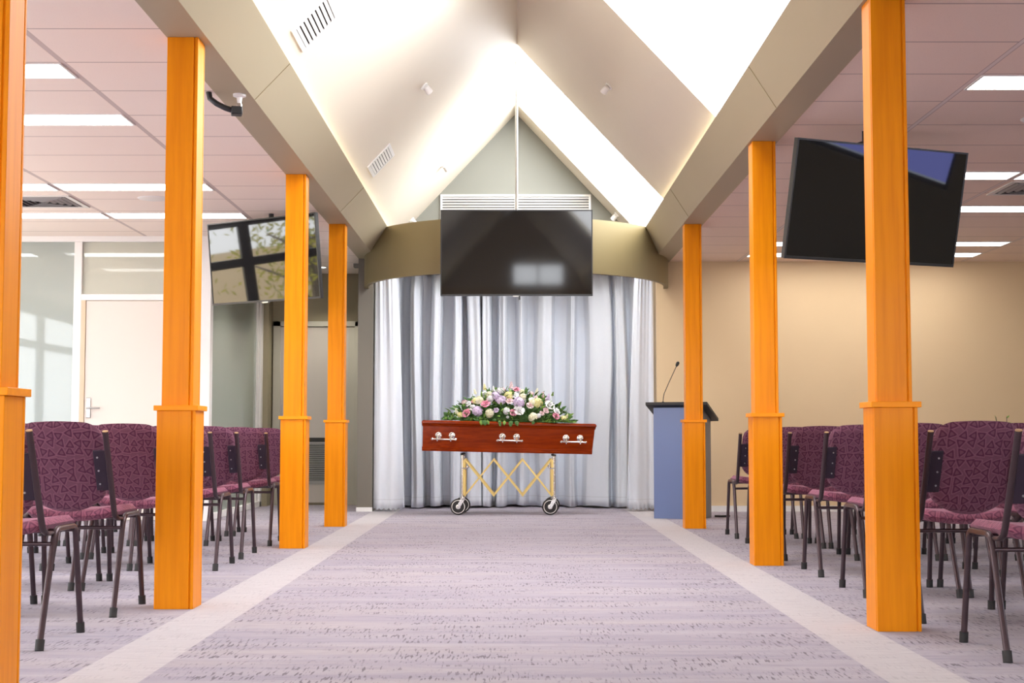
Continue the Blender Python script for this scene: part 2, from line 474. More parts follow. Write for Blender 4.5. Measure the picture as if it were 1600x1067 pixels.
# floor-to-ceiling partition facing the seats
b = MB(); b.box(XL, -2.86, YP, YP + .09, 2.645, ZL)                     # head
b.box(-4.165, -4.09, YP, YP + .09, 0, 2.645)                            # mullion left of the door
b.box(-2.955, -2.86, YP, YP + .12, 0, 2.645)                            # corner post
b.box(-4.09, -2.955, YP, YP + .09, 2.085, 2.145)                        # transom
b.box(XL, -4.165, YP, YP + .09, 0, .09)
b.box(-2.95, -2.86, YP + .12, 16.30, 2.60, ZL).box(-2.95, -2.86, YP + .12, 16.30, 0, .06)   # return head and sill
b.box(-2.955, -2.86, 16.20, 16.32, 0, 2.60)                             # end post of the return
b.box(-2.935, -2.88, 16.10, 16.19, 0, 2.60)
struct(b.build('wall_partition', 'white', smooth=0, bevel=.004), 'white framed glazed office partition')
struct(MB().box(XL, -4.165, YP + .035, YP + .047, .09, 2.645).build('window_4', 'glass_front', smooth=0), 'pale frosted glass panel left of the cream door')
struct(MB().box(-4.09, -2.955, YP + .035, YP + .047, 2.145, 2.645).build('window_5', 'glass_top', smooth=0), 'glass fanlight above the cream door')
struct(MB().box(-2.913, -2.901, YP + .12, 16.10, .06, 2.60).build('window_6', 'glass_side', smooth=0), 'greenish glass return of the office')
struct(MB().box(-2.86, -2.80, 16.32, 16.6, 0, ZL).box(-2.955, -2.86, 16.32, 16.6, 0, ZL).build('wall_return', 'olive', smooth=0))

def lever(parent, plate_c, dirx, m='steel', toward=-1):
    """backplate with lock cylinder and a lever handle"""
    x, y, z = plate_c
    h = MB().box(x - .022, x + .022, y + toward * .012, y, z - .105, z + .085).build('handle_plate', m, parent, bevel=.004)
    MB().tube([(x, y + toward * .012, z - .012), (x, y + toward * .055, z - .012), (x + dirx * .02, y + toward * .062, z - .012), (x + dirx * .125, y + toward * .06, z - .012)], .0085, 10).build('lever', m, h)
    mt = Matrix.Translation((x, y + toward * .012, z + .045)) @ Matrix.Rotation(toward * PI / 2, 4, 'X') @ Matrix.Scale(-1, 4, (0, 0, 1))
    MB().tube([(x, y + toward * .010, z + .045), (x, y + toward * .018, z + .045)], .014, 14).build('lock', m, h)
d = MB().box(-4.045, -3.0, YP + .012, YP + .055, .01, 2.080).build('door_1', 'door', smooth=0, bevel=.002)
struct(d, 'cream office door with a steel lever'); 
MB().box(-4.09, -4.048, YP + .0, YP + .085, 0, 2.085).box(-4.048, -2.955, YP + .02, YP + .085, 2.081, 2.085).box(-3.0, -2.955, YP, YP + .085, 0, 2.085).build('door_frame', paint('beige_jamb', (.70, .56, .40)), d, smooth=0)
lever(d, (-4.005, YP + .012, 1.075), 1)
# grey door in the olive wall, with a louvre low down
YD = 16.6
d2 = MB().box(-2.70, -1.91, YD - .03, YD, .03, 2.07).build('door_2', 'grey_door', smooth=0)
struct(d2, 'grey door with a louvre in the olive wall')
fr = MB()
fr.box(-2.785, -2.70, YD - .05, YD, 0, 2.135).box(-1.835, -1.755, YD - .05, YD, 0, 2.135).box(-2.785, -1.755, YD - .05, YD, 2.075, 2.135)
fr.box(-1.91, -1.835, YD - .035, YD, 0, 2.075)
fr.build('door_frame', 'grey_frame', d2, smooth=0, bevel=.003)
MB().box(-2.42, -1.98, YD - .034, YD - .029, .28, .78).build('louvre_backing', 'louvre_dark', d2, smooth=0)
lv = MB().box(-2.46, -1.94, YD - .042, YD - .029, .24, .28).box(-2.46, -1.94, YD - .042, YD - .029, .71, .73)
for k in range(20):
    z = .285 + k * .0215
    lv.obox((-2.20, YD - .038, z + .008), (.225, 0, 0), (0, .006, .006), (0, -.001, .001))
lv.build('louvre', 'louvre', d2, smooth=0)
lever(d2, (-2.655, YD - .03, 1.08), 1)
# door seen dimly through the glass return
d3 = MB().box(-4.02, -3.24, YD - .03, YD, .02, 2.07).build('door_3', 'offwhite', smooth=0)
struct(d3, 'pale door seen through the office glass')
MB().box(-4.10, -4.02, YD - .05, YD, 0, 2.135).box(-3.24, -3.16, YD - .05, YD, 0, 2.135).box(-4.10, -3.16, YD - .05, YD, 2.075, 2.135).build('door_frame', 'white', d3, smooth=0)
lever(d3, (-3.30, YD - .03, 1.08), -1)
struct(MB().box(XL, -2.955, 16.55, 16.60, 0, ZL).build('wall_office', 'offwhite', smooth=0))

# ------------------------------------------------------------------ side and entrance walls with windows
def wall_with_openings(name, fixed, axis, a0, a1, z1, holes, m, th=.14, side=-1):
    """a wall across one axis with rectangular openings (a, b, zlo, zhi)"""
    b = MB(); hs = sorted(holes); cur = a0
    def bx(u0, u1, w0, w1):
        if u1 - u0 < 1e-4 or w1 - w0 < 1e-4: return
        lo, hi = (fixed + side * th, fixed) if side < 0 else (fixed, fixed + th)
        if axis == 'x': b.box(lo, hi, u0, u1, w0, w1)
        else: b.box(u0, u1, lo, hi, w0, w1)
    for u0, u1, w0, w1 in hs:
        bx(cur, u0, 0, z1); bx(u0, u1, 0, w0); bx(u0, u1, w1, z1); cur = u1
    bx(cur, a1, 0, z1)
    return struct(b.build(name, m, smooth=0))
def portal(loc, rot, sx, sy):
    l = bpy.data.lights.new('window_daylight', 'AREA'); l.shape = 'RECTANGLE'; l.size = sx; l.size_y = sy
    l.cycles.is_portal = True
    o = bpy.data.objects.new('window_daylight', l); COL.objects.link(o); o.location = loc; o.rotation_euler = rot
def frame_bars(name, fixed, axis, hole, nv, nh, m='window_frame', t=.05, d=.08):
    u0, u1, w0, w1 = hole; b = MB()
    def bx(a, c, e, f):
        if axis == 'x': b.box(fixed - d / 2, fixed + d / 2, a, c, e, f)
        else: b.box(a, c, fixed - d / 2, fixed + d / 2, e, f)
    bx(u0, u0 + t, w0, w1); bx(u1 - t, u1, w0, w1); bx(u0 + t, u1 - t, w0, w0 + t); bx(u0 + t, u1 - t, w1 - t, w1)
    for k in range(1, nv): bx(u0 + (u1 - u0) * k / nv - t / 2, u0 + (u1 - u0) * k / nv + t / 2, w0 + t, w1 - t)
    for k in range(1, nh): bx(u0 + t, u1 - t, w0 + (w1 - w0) * k / nh - t / 2, w0 + (w1 - w0) * k / nh + t / 2)
    return struct(b.build(name, m, smooth=0))
LH = [(.5, 4.3, .25, 2.62), (4.9, 8.9, .25, 2.62), (9.3, 12.7, .25, 2.62), (13.9, 16.2, .4, 2.5)]  # last opening is added to let daylight into the office
wall_with_openings('wall_left', XL, 'x', YF, 16.6, ZL, LH, 'cream')
for i, hq in enumerate(LH):
    frame_bars('window_%d' % (17 + i), XL - .07, 'x', hq, 2, 1, t=.13)
    struct(MB().box(XL - .11, XL - .03, hq[0] + .13, (hq[0] + hq[1]) / 2 - .065, 2.02, 2.12).box(XL - .11, XL - .03, (hq[0] + hq[1]) / 2 + .065, hq[1] - .13, 2.02, 2.12).build('trim_6', 'window_frame', smooth=0))
    portal((XL - .02, (hq[0] + hq[1]) / 2, (hq[2] + hq[3]) / 2), (0, -PI / 2, 0), hq[3] - hq[2], hq[1] - hq[0])
RH = [(4.4, 6.45, 1.36, 2.4)]
wall_with_openings('wall_right', XR, 'x', YF, YB + .12, ZR, RH, 'dark_wall', side=1)
for i, hq in enumerate(RH):
    frame_bars('window_%d' % (10 + i), XR + .07, 'x', hq, 1, 1)
    portal((XR + .02, (hq[0] + hq[1]) / 2, (hq[2] + hq[3]) / 2), (0, PI / 2, 0), hq[3] - hq[2], hq[1] - hq[0])
FH = [(-5.6, -2.6, .8, 2.3), (-1.0, 1.05, .02, 2.3), (2.6, 5.6, .8, 2.3)]
wall_with_openings('wall_front', YF, 'y', XL, XR, 2.70, FH, 'cream')
for i, hq in enumerate(FH):
    frame_bars('window_%d' % (12 + i), YF - .07, 'y', hq, 3, 2, m='white')
    portal(((hq[0] + hq[1]) / 2, YF - .02, (hq[2] + hq[3]) / 2), (-PI / 2, 0, 0), hq[1] - hq[0], hq[3] - hq[2])
# entrance gable, with a window high up
b = MB()
hx0, hx1, hz0, hz1 = 0.0, 1.05, 2.74, 3.20
b.prism([(-1.75, 2.70), (hx0, 2.70), (hx0, 4.3), (-1.75, 2.72)], YF - .14, YF, 'y')
b.prism([(hx1, 2.70), (1.80, 2.70), (1.80, 2.72), (hx1, 3.4)], YF - .14, YF, 'y')
b.prism([(hx0, 3.20), (hx1, 3.20), (hx1, 3.4), (XRG, ZRG + .1), (hx0, 4.3)], YF - .14, YF, 'y')
b.prism([(hx0, 2.70), (hx1, 2.70), (hx1, 2.74), (hx0, 2.74)], YF - .14, YF, 'y')
struct(b.build('wall_front', 'vault', smooth=0))
frame_bars('window_15', YF - .07, 'y', (hx0, hx1, hz0, hz1), 2, 1, m='white', t=.04)
portal(((hx0 + hx1) / 2, YF - .02, (hz0 + hz1) / 2), (-PI / 2, 0, 0), hx1 - hx0, hz1 - hz0)
# garden trees that the left screen mirrors
M['bark'] = paint('tree_bark', (.16, .12, .09)); M['leaf_out'] = paint('garden_leaf', (.13, .25, .035)); M['leaf_out2'] = paint('garden_leaf_yellow', (.42, .40, .05))
def tree(x, y, hgt, lm, lab):
    t = empty('garden_tree', (x, y, -.15), 0, lab, 'tree', 'garden trees outside the left windows')
    b = MB(); b.tube([(0, 0, 0), (.1, .05, hgt * .4), (.0, .1, hgt * .8)], [.12, .09, .04], 8)
    for k in range(7):
        a = k * 2.4; z = hgt * (.3 + .07 * k)
        b.tube([(.06, .05, z), (.5 * math.cos(a), .5 * math.sin(a), z + .5), (1.0 * math.cos(a), 1.0 * math.sin(a), z + .7)], [.04, .025, .012], 6)
    b.build('trunk', 'bark', t)
    b = MB()
    for k in range(1500):
        c = Vector((random.gauss(0, .55), random.gauss(0, .55), hgt * .62 + random.gauss(0, hgt * .2)))
        u = Vector((random.uniform(-1, 1), random.uniform(-1, 1), random.uniform(-1, 1))).normalized(); w = u.orthogonal().normalized()
        s = .06
        b.add([c - u * s, c + w * s * .4, c + u * s, c - w * s * .4], [(0, 1, 2, 3)])
    b.build('foliage', lm, t, smooth=0)
struct(MB().box(-13.2, -13.0, 2, 20, -.3, 1.95).build('wall_garden', 'cream', smooth=0))
tree(-9.6, 9.3, 3.4, 'leaf_out2', 'yellow green tree outside the left windows')
tree(-11.0, 12.9, 2.6, 'leaf_out', 'bushy green tree outside the left windows')
tree(-11.2, 7.4, 3.4, 'leaf_out', 'smaller green tree outside the left windows')

# ------------------------------------------------------------------ timber posts
def post(x, y, ztop, label):
    t = empty('timber_post', (x, y, 0), 0, label, 'post', 'timber posts along the aisle')
    hb, hs, g, e = .0905, .0735, .008, .013
    def outline(h):   # square with a small rebate beside each corner
        pts = []
        for k in range(4):
            ca, sa = math.cos(k * PI / 2), math.sin(k * PI / 2)
            for px, py in ((h - e - .004, -h + g), (h - e, -h + g), (h - e, -h), (h, -h), (h, -h + e), (h - g, -h + e), (h - g, -h + e + .004), (h, -h + e + .004)):
                pass
            for px, py in ((h - e - .008, -h), (h - e - .006, -h + g), (h - e - .002, -h + g), (h - e, -h), (h, -h)):
                pts.append((px * ca - py * sa, px * sa + py * ca))
        return pts
    MB().prism(outline(hb)[::1], 0, .918, 'z').build('plinth', 'wood', t, smooth=0, bevel=.0015, seg=1)
    MB().prism([(-.1035, -.1035), (.1035, -.1035), (.1035, .1035), (-.1035, .1035)], .918, .942, 'z').build('collar', 'wood_collar', t, smooth=0, bevel=.002)
    MB().prism(outline(hs), .942, ztop, 'z').build('shaft', 'wood', t, smooth=0, bevel=.0015, seg=1)
    return t
PX_L, PX_R = -1.567, 1.588
for y, lab in ((4.23, 'nearest timber post on the left, cut by the photo edge'), (6.735, 'second timber post on the left, in front of the cream door'),
               (10.29, 'third timber post on the left, in front of the left screen'), (12.72, 'farthest timber post on the left, beside the curtain')):
    post(PX_L, y, 2.695, lab)
for y, lab in ((5.98, 'nearest timber post on the right, in front of the right screen'), (8.94, 'middle timber post on the right, left of the right screen'),
               (12.46, 'farthest timber post on the right, in front of the lectern')):
    post(PX_R, y, 2.655, lab)

# ------------------------------------------------------------------ ceiling fittings
def troffer(x0, x1, y0, z, label, grp):
    t = empty('ceiling_light', ((x0 + x1) / 2, y0 + .15, z), 0, label, 'ceiling light', grp)
    w, l = (x1 - x0) / 2, .15
    MB().box(-w, w, -l, -l + .012, -.006, .0).box(-w, w, l - .012, l, -.006, 0).box(-w, -w + .012, -l + .012, l - .012, -.006, 0).box(w - .012, w, -l + .012, l - .012, -.006, 0).build('frame', 'white', t, smooth=0)
    MB().box(-w + .012, w - .012, -l + .012, l - .012, -.004, 0).build('diffuser', 'troffer', t, smooth=0)
gl, gr_ = 'strip lights in the left ceiling', 'strip lights in the right ceiling'
OR = ['first', 'second', 'third', 'fourth', 'fifth', 'sixth', 'seventh']
b1, b2 = (-3.475, -2.305), (-4.675, -3.505)
for yy, k in ((7.15, 'nearest'), (8.30, 'second nearest'), (10.62, 'third nearest'), (12.03, 'farthest')):
    troffer(*b1, yy, ZL, 'white strip light, %s of the left ceiling bay beside the posts' % k, gl)
for yy, k in ((10.62, 'nearer'), (12.03, 'farther')):
    troffer(*b2, yy, ZL, 'white strip light, %s one in the outer left bay by the square vent' % k, gl)
troffer(-4.6, -3.4, 14.7, ZL, 'added strip light brightening the glazed office', gl)  # added fitting, brightens the room behind the side glass
troffer(-6.2, -5.0, 14.7, ZL, 'added strip light deep inside the glazed office', gl)  # second added fitting for the same room
r1, r2 = (2.435, 3.605), (3.635, 4.805)
for yy, k in ((7.26, 'nearest'), (9.95, 'second nearest'), (11.45, 'third nearest'), (13.58, 'second farthest'), (14.42, 'farthest')):
    troffer(*r1, yy, ZR, 'white strip light, %s of the right ceiling bay beside the posts' % k, gr_)
for yy, k in ((9.95, 'nearest'), (11.45, 'second nearest'), (13.58, 'second farthest'), (14.42, 'farthest')):
    troffer(*r2, yy, ZR, 'white strip light, %s of the outer right bay by the square vent' % k, gr_)

def diffuser(x, y, z, s, label):
    t = empty('ceiling_vent', (x, y, z), 0, label, 'air vent')
    MB().box(-s, s, -s, -s + .04, -.008, 0).box(-s, s, s - .04, s, -.008, 0).box(-s, -s + .04, -s + .04, s - .04, -.008, 0).box(s - .04, s, -s + .04, s - .04, -.008, 0).build('vent_frame', 'offwhite', t, smooth=0)
    MB().box(-s + .04, s - .04, -s + .04, s - .04, -.002, 0).build('vent_backing', 'louvre_dark', t, smooth=0)
    for q in range(4):
        b = MB(); a = q * PI / 2
        for k in range(5):
            d = s - .07 - k * .048
            if d < .02: break
            c, sn = math.cos(a), math.sin(a)
            mid = Vector((0, -d, -.006)); L = Vector((d, 0, 0)); W = Vector((0, .010, -.006)); H = Vector((0, .001, .002))
            rt = Matrix.Rotation(a, 3, 'Z')
            b.obox(rt @ mid, rt @ (L * .97), rt @ W, rt @ H)
        b.build('vent_blades', 'louvre', t, smooth=0)
diffuser(-3.80, 11.44, ZL, .29, 'square air vent with dark blades in the left ceiling')
diffuser(3.96, 10.62, ZR, .29, 'square air vent with dark blades in the right ceiling')
def speaker(x, y, z, label):
    t = empty('ceiling_speaker', (x, y, z), 0, label, 'ceiling speaker')
    MB().lathe([(.11, -.006), (.125, -.004), (.13, 0)], 28).build('speaker_rim', 'white', t)
    MB().lathe([(.02, -.010), (.10, -.0085), (.11, -.004)], 28).build('grille', 'offwhite', t)
speaker(3.13, 8.27, ZR, 'round white ceiling speaker in the right ceiling')
speaker(-2.87, 11.30, ZL, 'round white ceiling speaker in the left ceiling')
t = empty('downlight', (-2.14, 15.95, ZL), 0, 'small recessed downlight in the dim far left ceiling', 'downlight')
MB().lathe([(.05, -.006), (.062, 0)], 20).build('downlight_rim', 'white', t)
MB().lathe([(.01, -.0065), (.04, -.0062)], 20).build('lamp_face', 'spot_face', t)

for k, (x, y) in enumerate(((-2.14, 15.95), (-2.14, 14.2))):  # second lamp is added to brighten the far left wall
    l = bpy.data.lights.new('downlight_lamp', 'SPOT'); l.energy = 60; l.spot_size = R(120); l.spot_blend = .8; l.color = (1, .93, .82); l.shadow_soft_size = .04
    o = bpy.data.objects.new('downlight_lamp', l); COL.objects.link(o); o.location = (x, y, ZL - .03)
t = empty('downlight', (-2.14, 14.2, ZL), 0, 'added unseen downlight nearer the left screen', 'downlight')  # unseen fitting added to go with the second lamp
MB().lathe([(.05, -.006), (.062, 0)], 20).build('downlight_rim', 'white', t)
MB().lathe([(.01, -.0065), (.04, -.0062)], 20).build('lamp_face', 'spot_face', t)

# supply grilles lying in the left slope, and small spotlights on both slopes
def on_slope(x, y, sgn):
    o = Vector((x, y, zs(x)))
    n = Vector((-sgn * MS, 0, -1)).normalized()      # into the room
    s = Vector((sgn, 0, -MS)).normalized()           # down the slope
    return o, n, s
def grille(xa, xb, y0, y1, label):
    xm = (xa + xb) / 2; o, n, s = on_slope(xm, (y0 + y1) / 2, -1)
    L = abs(xb - xa) * nrm / 2; W = (y1 - y0) / 2
    t = empty('wall_grille', o, 0, label, 'air grille', 'air grilles in the left slope')
    Yv = Vector((0, 1, 0)); z = Vector((0, 0, 0))
    f = MB(); e = .028
    f.obox(n * .004 + s * (L - e / 2), s * e / 2, Yv * W, n * .006).obox(n * .004 - s * (L - e / 2), s * e / 2, Yv * W, n * .006)
    f.obox(n * .004 + Yv * (W - e / 2), s * (L - e), Yv * e / 2, n * .006).obox(n * .004 - Yv * (W - e / 2), s * (L - e), Yv * e / 2, n * .006)
    f.build('grille_frame', 'white', t, smooth=0)
    MB().obox(n * .001, s * (L - e), Yv * (W - e), n * .0012).build('grille_backing', 'louvre_dark', t, smooth=0)
    b = MB(); k = 8
    for i in range(k):
        c = s * (-L + e + (2 * L - 2 * e) * (i + .5) / k)
        b.obox(c + n * .0065, s * .011 + n * .002, Yv * (W - e), n * .001)
    b.build('grille_blades', 'offwhite', t, smooth=0)
grille(-1.218, -1.013, 7.70, 8.13, 'nearer white air grille in the left vault slope')
grille(-1.208, -1.022, 11.72, 12.19, 'farther white air grille in the left vault slope')
def spot(x, y, sgn, label):
    o, n, s = on_slope(x, y, sgn)
    t = empty('spotlight', o, 0, label, 'spotlight', 'small spotlights on the vault')
    q = n.to_track_quat('Z', 'Y').to_matrix().to_4x4()
    MB().lathe([(.035, 0), (.035, .012), (.012, .016)], 18, q).build('spot_base', 'white', t)
    aim = (n * .8 + Vector((0, .75, -.2))).normalized(); qa = Matrix.Translation(n * .042) @ aim.to_track_quat('Z', 'Y').to_matrix().to_4x4()
    MB().tube([n * .01, n * .04], .007, 8).build('spot_arm', 'white', t)
    MB().lathe([(.016, -.032), (.024, -.028), (.030, .032), (.027, .032)], 18, qa).build('spot_head', 'white', t)
    MB().lathe([(.004, .0322), (.026, .0322)], 18, qa).build('lamp_face', 'spot_face', t)
spot(-.702, 11.15, -1, 'white spotlight high on the left slope between the grilles')
spot(-.709, 14.43, -1, 'white spotlight on the left slope near the gable')
spot(-1.099, 15.40, -1, 'white spotlight low on the left slope by the gable')
spot(.778, 11.21, 1, 'white spotlight on the right slope between the skylights')
spot(1.142, 15.34, 1, 'white spotlight low on the right slope by the gable')

# return-air grille on the gable, behind the middle screen
t = empty('gable_grille', (.04, YG, 3.045), 0, 'wide white louvred grille on the gable behind the middle screen', 'air grille')
w = .832
MB().box(-w, w, -.02, 0, .395, .42).box(-w, w, -.02, 0, 0, .03).box(-w, -w + .022, -.02, 0, .03, .395).box(w - .022, w, -.02, 0, .03, .395).box(-.012, .012, -.02, 0, .03, .395).build('grille_frame', 'white', t, smooth=0)
MB().box(-w + .022, w - .022, -.002, 0, .03, .395).build('grille_backing', 'louvre_dark', t, smooth=0)
b = MB()
for k in range(12): b.obox((0, -.011, .048 + k * .030), (w - .022, 0, 0), (0, .007, -.007), (0, .0012, .0016))
b.build('grille_blades', 'white', t, smooth=0)

# camera / microphone arm under the left bulkhead
t = empty('ceiling_camera', (-1.515, 7.80, 2.695), 0, 'small black camera on a white mount under the left bulkhead, beside a black cable', 'camera')
MB().lathe([(.036, 0), (.036, -.012), (.016, -.02), (.012, -.05)][::-1], 20).build('mount', 'white', t)
MB().obox((0, 0, -.075), (.013, 0, 0), (0, .013, 0), (0, 0, .025)).build('swivel', 'chrome', t, bevel=.003)
MB().obox((-.012, -.012, -.098), (.030, .006, 0), (-.008, .036, 0), (0, 0, .022)).build('camera_body', 'black', t, bevel=.005)
MB().tube([(-.02, -.02, -.10), (-.07, -.03, -.085), (-.12, -.03, -.06), (-.158, -.03, -.03), (-.165, -.03, .006)], .016, 10).build('cable', 'black', t)

# ------------------------------------------------------------------ screens
def screen(name, loc, yaw, pitch, w, h, label, face='screen'):
    t = empty(name, loc, yaw, label, 'screen')
    rx = Matrix.Rotation(pitch, 3, 'X')
    def P(x, y, z): return rx @ Vector((x, y, z))
    def bx(b, x0, x1, y0, y1, z0, z1):
        b.obox(P((x0 + x1) / 2, (y0 + y1) / 2, (z0 + z1) / 2), rx @ Vector(((x1 - x0) / 2, 0, 0)), rx @ Vector((0, (y1 - y0) / 2, 0)), rx @ Vector((0, 0, (z1 - z0) / 2)))
        return b
    bz = .011
    b = MB(); bx(b, -w / 2, w / 2, 0, .035, -h / 2, h / 2); b.build('housing', 'bezel', t, bevel=.003)
    b = MB()
    bx(b, -w / 2, w / 2, -.006, 0, h / 2 - bz, h / 2); bx(b, -w / 2, w / 2, -.006, 0, -h / 2, -h / 2 + bz * 1.5)
    bx(b, -w / 2, -w / 2 + bz, -.006, 0, -h / 2 + bz * 1.5, h / 2 - bz); bx(b, w / 2 - bz, w / 2, -.006, 0, -h / 2 + bz * 1.5, h / 2 - bz)
    b.build('bezel', 'bezel', t, bevel=.001)
    b = MB(); bx(b, -w / 2 + bz, w / 2 - bz, -.002, .0, -h / 2 + bz * 1.5, h / 2 - bz); b.build('display', face, t, smooth=0)
    b = MB(); bx(b, -w * .32, w * .32, .035, .06, -h * .35, h * .25); b.build('rear_cover', 'black', t, bevel=.01)
    b = MB(); bx(b, -.035, .035, -.008, .02, -h / 2 - .010, -h / 2 + .003); b.build('logo_bar', 'steel', t, bevel=.002)
    return t, P
t, P = screen('wall_screen', (.043, 13.30, 2.519), 0, R(2.0), 1.432, .812, 'large black screen hanging in the middle on a pole', 'screen_matte')
MB().tube([(0, .075, -.15), (0, .075, ZRG - 2.519)], .0135, 14).build('pole', 'steel', t)
MB().box(-.16, .16, .055, .085, -.22, .22).build('bracket', 'black', t, bevel=.004)
MB().box(.02, .035, .005, .02, -.445, -.405).build('sensor', 'black', t)
t, P = screen('wall_screen', (-2.119, 12.018, 2.290), R(-32.8), R(6.6), 1.23, .71, 'left black screen hung from the ceiling, mirroring the garden')
MB().tube([(0, .10, .0), (0, .10, ZL - 2.290)], .022, 14).build('pole', 'black', t)
MB().box(-.12, .12, .055, .11, -.12, .12).build('bracket', 'black', t, bevel=.004)
t, P = screen('wall_screen', (2.21, 8.52, 2.195), R(21.8), R(13.4), 1.23, .71, 'right black screen hung from the ceiling, tilted down behind the nearest right post')
MB().tube([(0, .11, .0), (0, .11, ZR - 2.195)], .022, 14).build('pole', 'black', t)
MB().box(-.12, .12, .055, .12, -.12, .12).box(-.05, .05, .0, .13, .33, .40).build('bracket', 'black', t, bevel=.004)

# ------------------------------------------------------------------ curtain round the alcove
def px2x(px, Y): return (px - 800) * Y / 2222.2
ZC = 2.66
def drape(name, base, us, off_fn, label, z0=.02, z1=ZC, th=.004):
    """hanging cloth: base(u) -> plan point and normal, off_fn(u, h) -> fold depth towards the room"""
    nz = 34; b = MB(); vs = []; nu = len(us)
    for j in range(nz + 1):
        h = j / nz; z = z0 + (z1 - z0) * h
        for u in us:
            p, n = base(u, h); q = p + n * off_fn(u, h)
            vs.append((q.x, q.y, z + (.008 * math.sin(u * 40) if j == 0 else 0)))
    fs = [(j * nu + i, j * nu + i + 1, (j + 1) * nu + i + 1, (j + 1) * nu + i) for j in range(nz) for i in range(nu - 1)]
    b.add(vs, fs)
    o = b.build(name, 'curtain', smooth=80)
    s = o.modifiers.new('thickness', 'SOLIDIFY'); s.thickness = th
    return tag(o, label, 'curtain')
rnd = random.Random(5)
# fold crests across the back curtain: (x of crest centre, half width of the crest)
CW = 1.75
def back_base(u, h):
    x = -1.36 + 2.74 * u
    k = (x - .03) / 1.62
    return Vector((x, 15.56 + .62 * math.sqrt(max(0, 1 - k * k)), 0)), Vector((0, -1, 0))
# standing folds across the back curtain: left edge, right edge, height of the fold, lean of its face
PL = [(-1.30, -1.235, .16, .2), (-1.130, -1.000, .31, -.1), (-.905, -.785, .32, .3), (-.676, -.568, .30, -.2), (-.510, -.345, .31, .15), (-.330, -.222, .29, -.15),
      (-.165, -.055, .27, .4), (.060, .160, .20, -.3), (.290, .485, .21, .3), (.628, .720, .19, -.2), (.812, 1.090, .23, .25), (1.145, 1.285, .21, -.3), (1.33, 1.40, .10, 0)]
def ss(v):
    v = min(1, max(0, v)); return v * v * (3 - 2 * v)
def fold(u, h):
    x = -1.36 + 2.74 * u
    d = 0.0
    head = ss((1 - h) / .13)
    for i, (a, c, dep, lean) in enumerate(PL):
        w = c - a
        sh = .10 * w * math.sin(h * 2.6 + i * 1.9) + .05 * w * math.sin(h * 6 + i)
        grow = 1 + .16 * (0.5 - h) + .06 * math.sin(h * 4 + i * 2.3)
        m_ = (a + c) / 2 + sh; hw = w / 2 * grow
        t = (x - m_) / hw
        if abs(t) > 1.5: continue
        e = .014 / hw if dep > .25 else .024 / hw
        body = ss((t + 1 + e) / (2 * e)) * (1 - ss((t - 1 + e) / (2 * e)))
        face = 1 - .16 * t * t + lean * .22 * t + .05 * math.sin(t * 5 + i + h)
        d = max(d, dep * body * face)
    d *= .50 + .50 * head
    darts = (1 - head) * (.020 * abs(math.sin(x * 21 + .4)) + .012 * math.sin(x * 63))
    return d + darts + .007 * math.sin(x * 19 + h * 2.1) + .004 * math.sin(x * 41 - h * 2.0)
drape('curtain', back_base, [i / 760 for i in range(761)], fold, 'wide pale grey pleated curtain behind the coffin')
# gathered end panels standing slightly forward, flaring to the hem
def end_panel(xa_t, xb_t, xa_b, xb_b, y, label, ph, folds, z0):
    def base(u, h):
        g = (1 - h) ** .8
        xa = xa_t + (xa_b - xa_t) * g; xb = xb_t + (xb_b - xb_t) * g
        return Vector((xa + (xb - xa) * u, y, 0)), Vector((0, -1, 0))
    def off(u, h):
        g = .55 + .45 * (1 - h)
        o = 0.0
        for c, wd, am in folds: o += am * math.exp(-((u - c - .05 * math.sin(h * 3 + ph)) / wd) ** 2)
        return o * g + .012 * math.sin(u * 34 + ph) * h ** 3 + .004 * math.sin(u * 15 + h * 4)
    return drape('curtain', base, [i / 110 for i in range(111)], off, label, z0=z0)
end_panel(-1.468, -1.235, -1.475, -1.150, 15.22, 'pale grey curtain panel gathered at the left end beside the pier', .4, [(.20, .16, .05), (.62, .2, .06), (.95, .10, -.08)], .025)
end_panel(1.330, 1.520, 1.225, 1.520, 15.24, 'pale grey curtain panel gathered at the right end beside the cream wall', 2.0, [(.28, .2, .07), (.80, .10, -.035), (.05, .08, -.03)], .025)

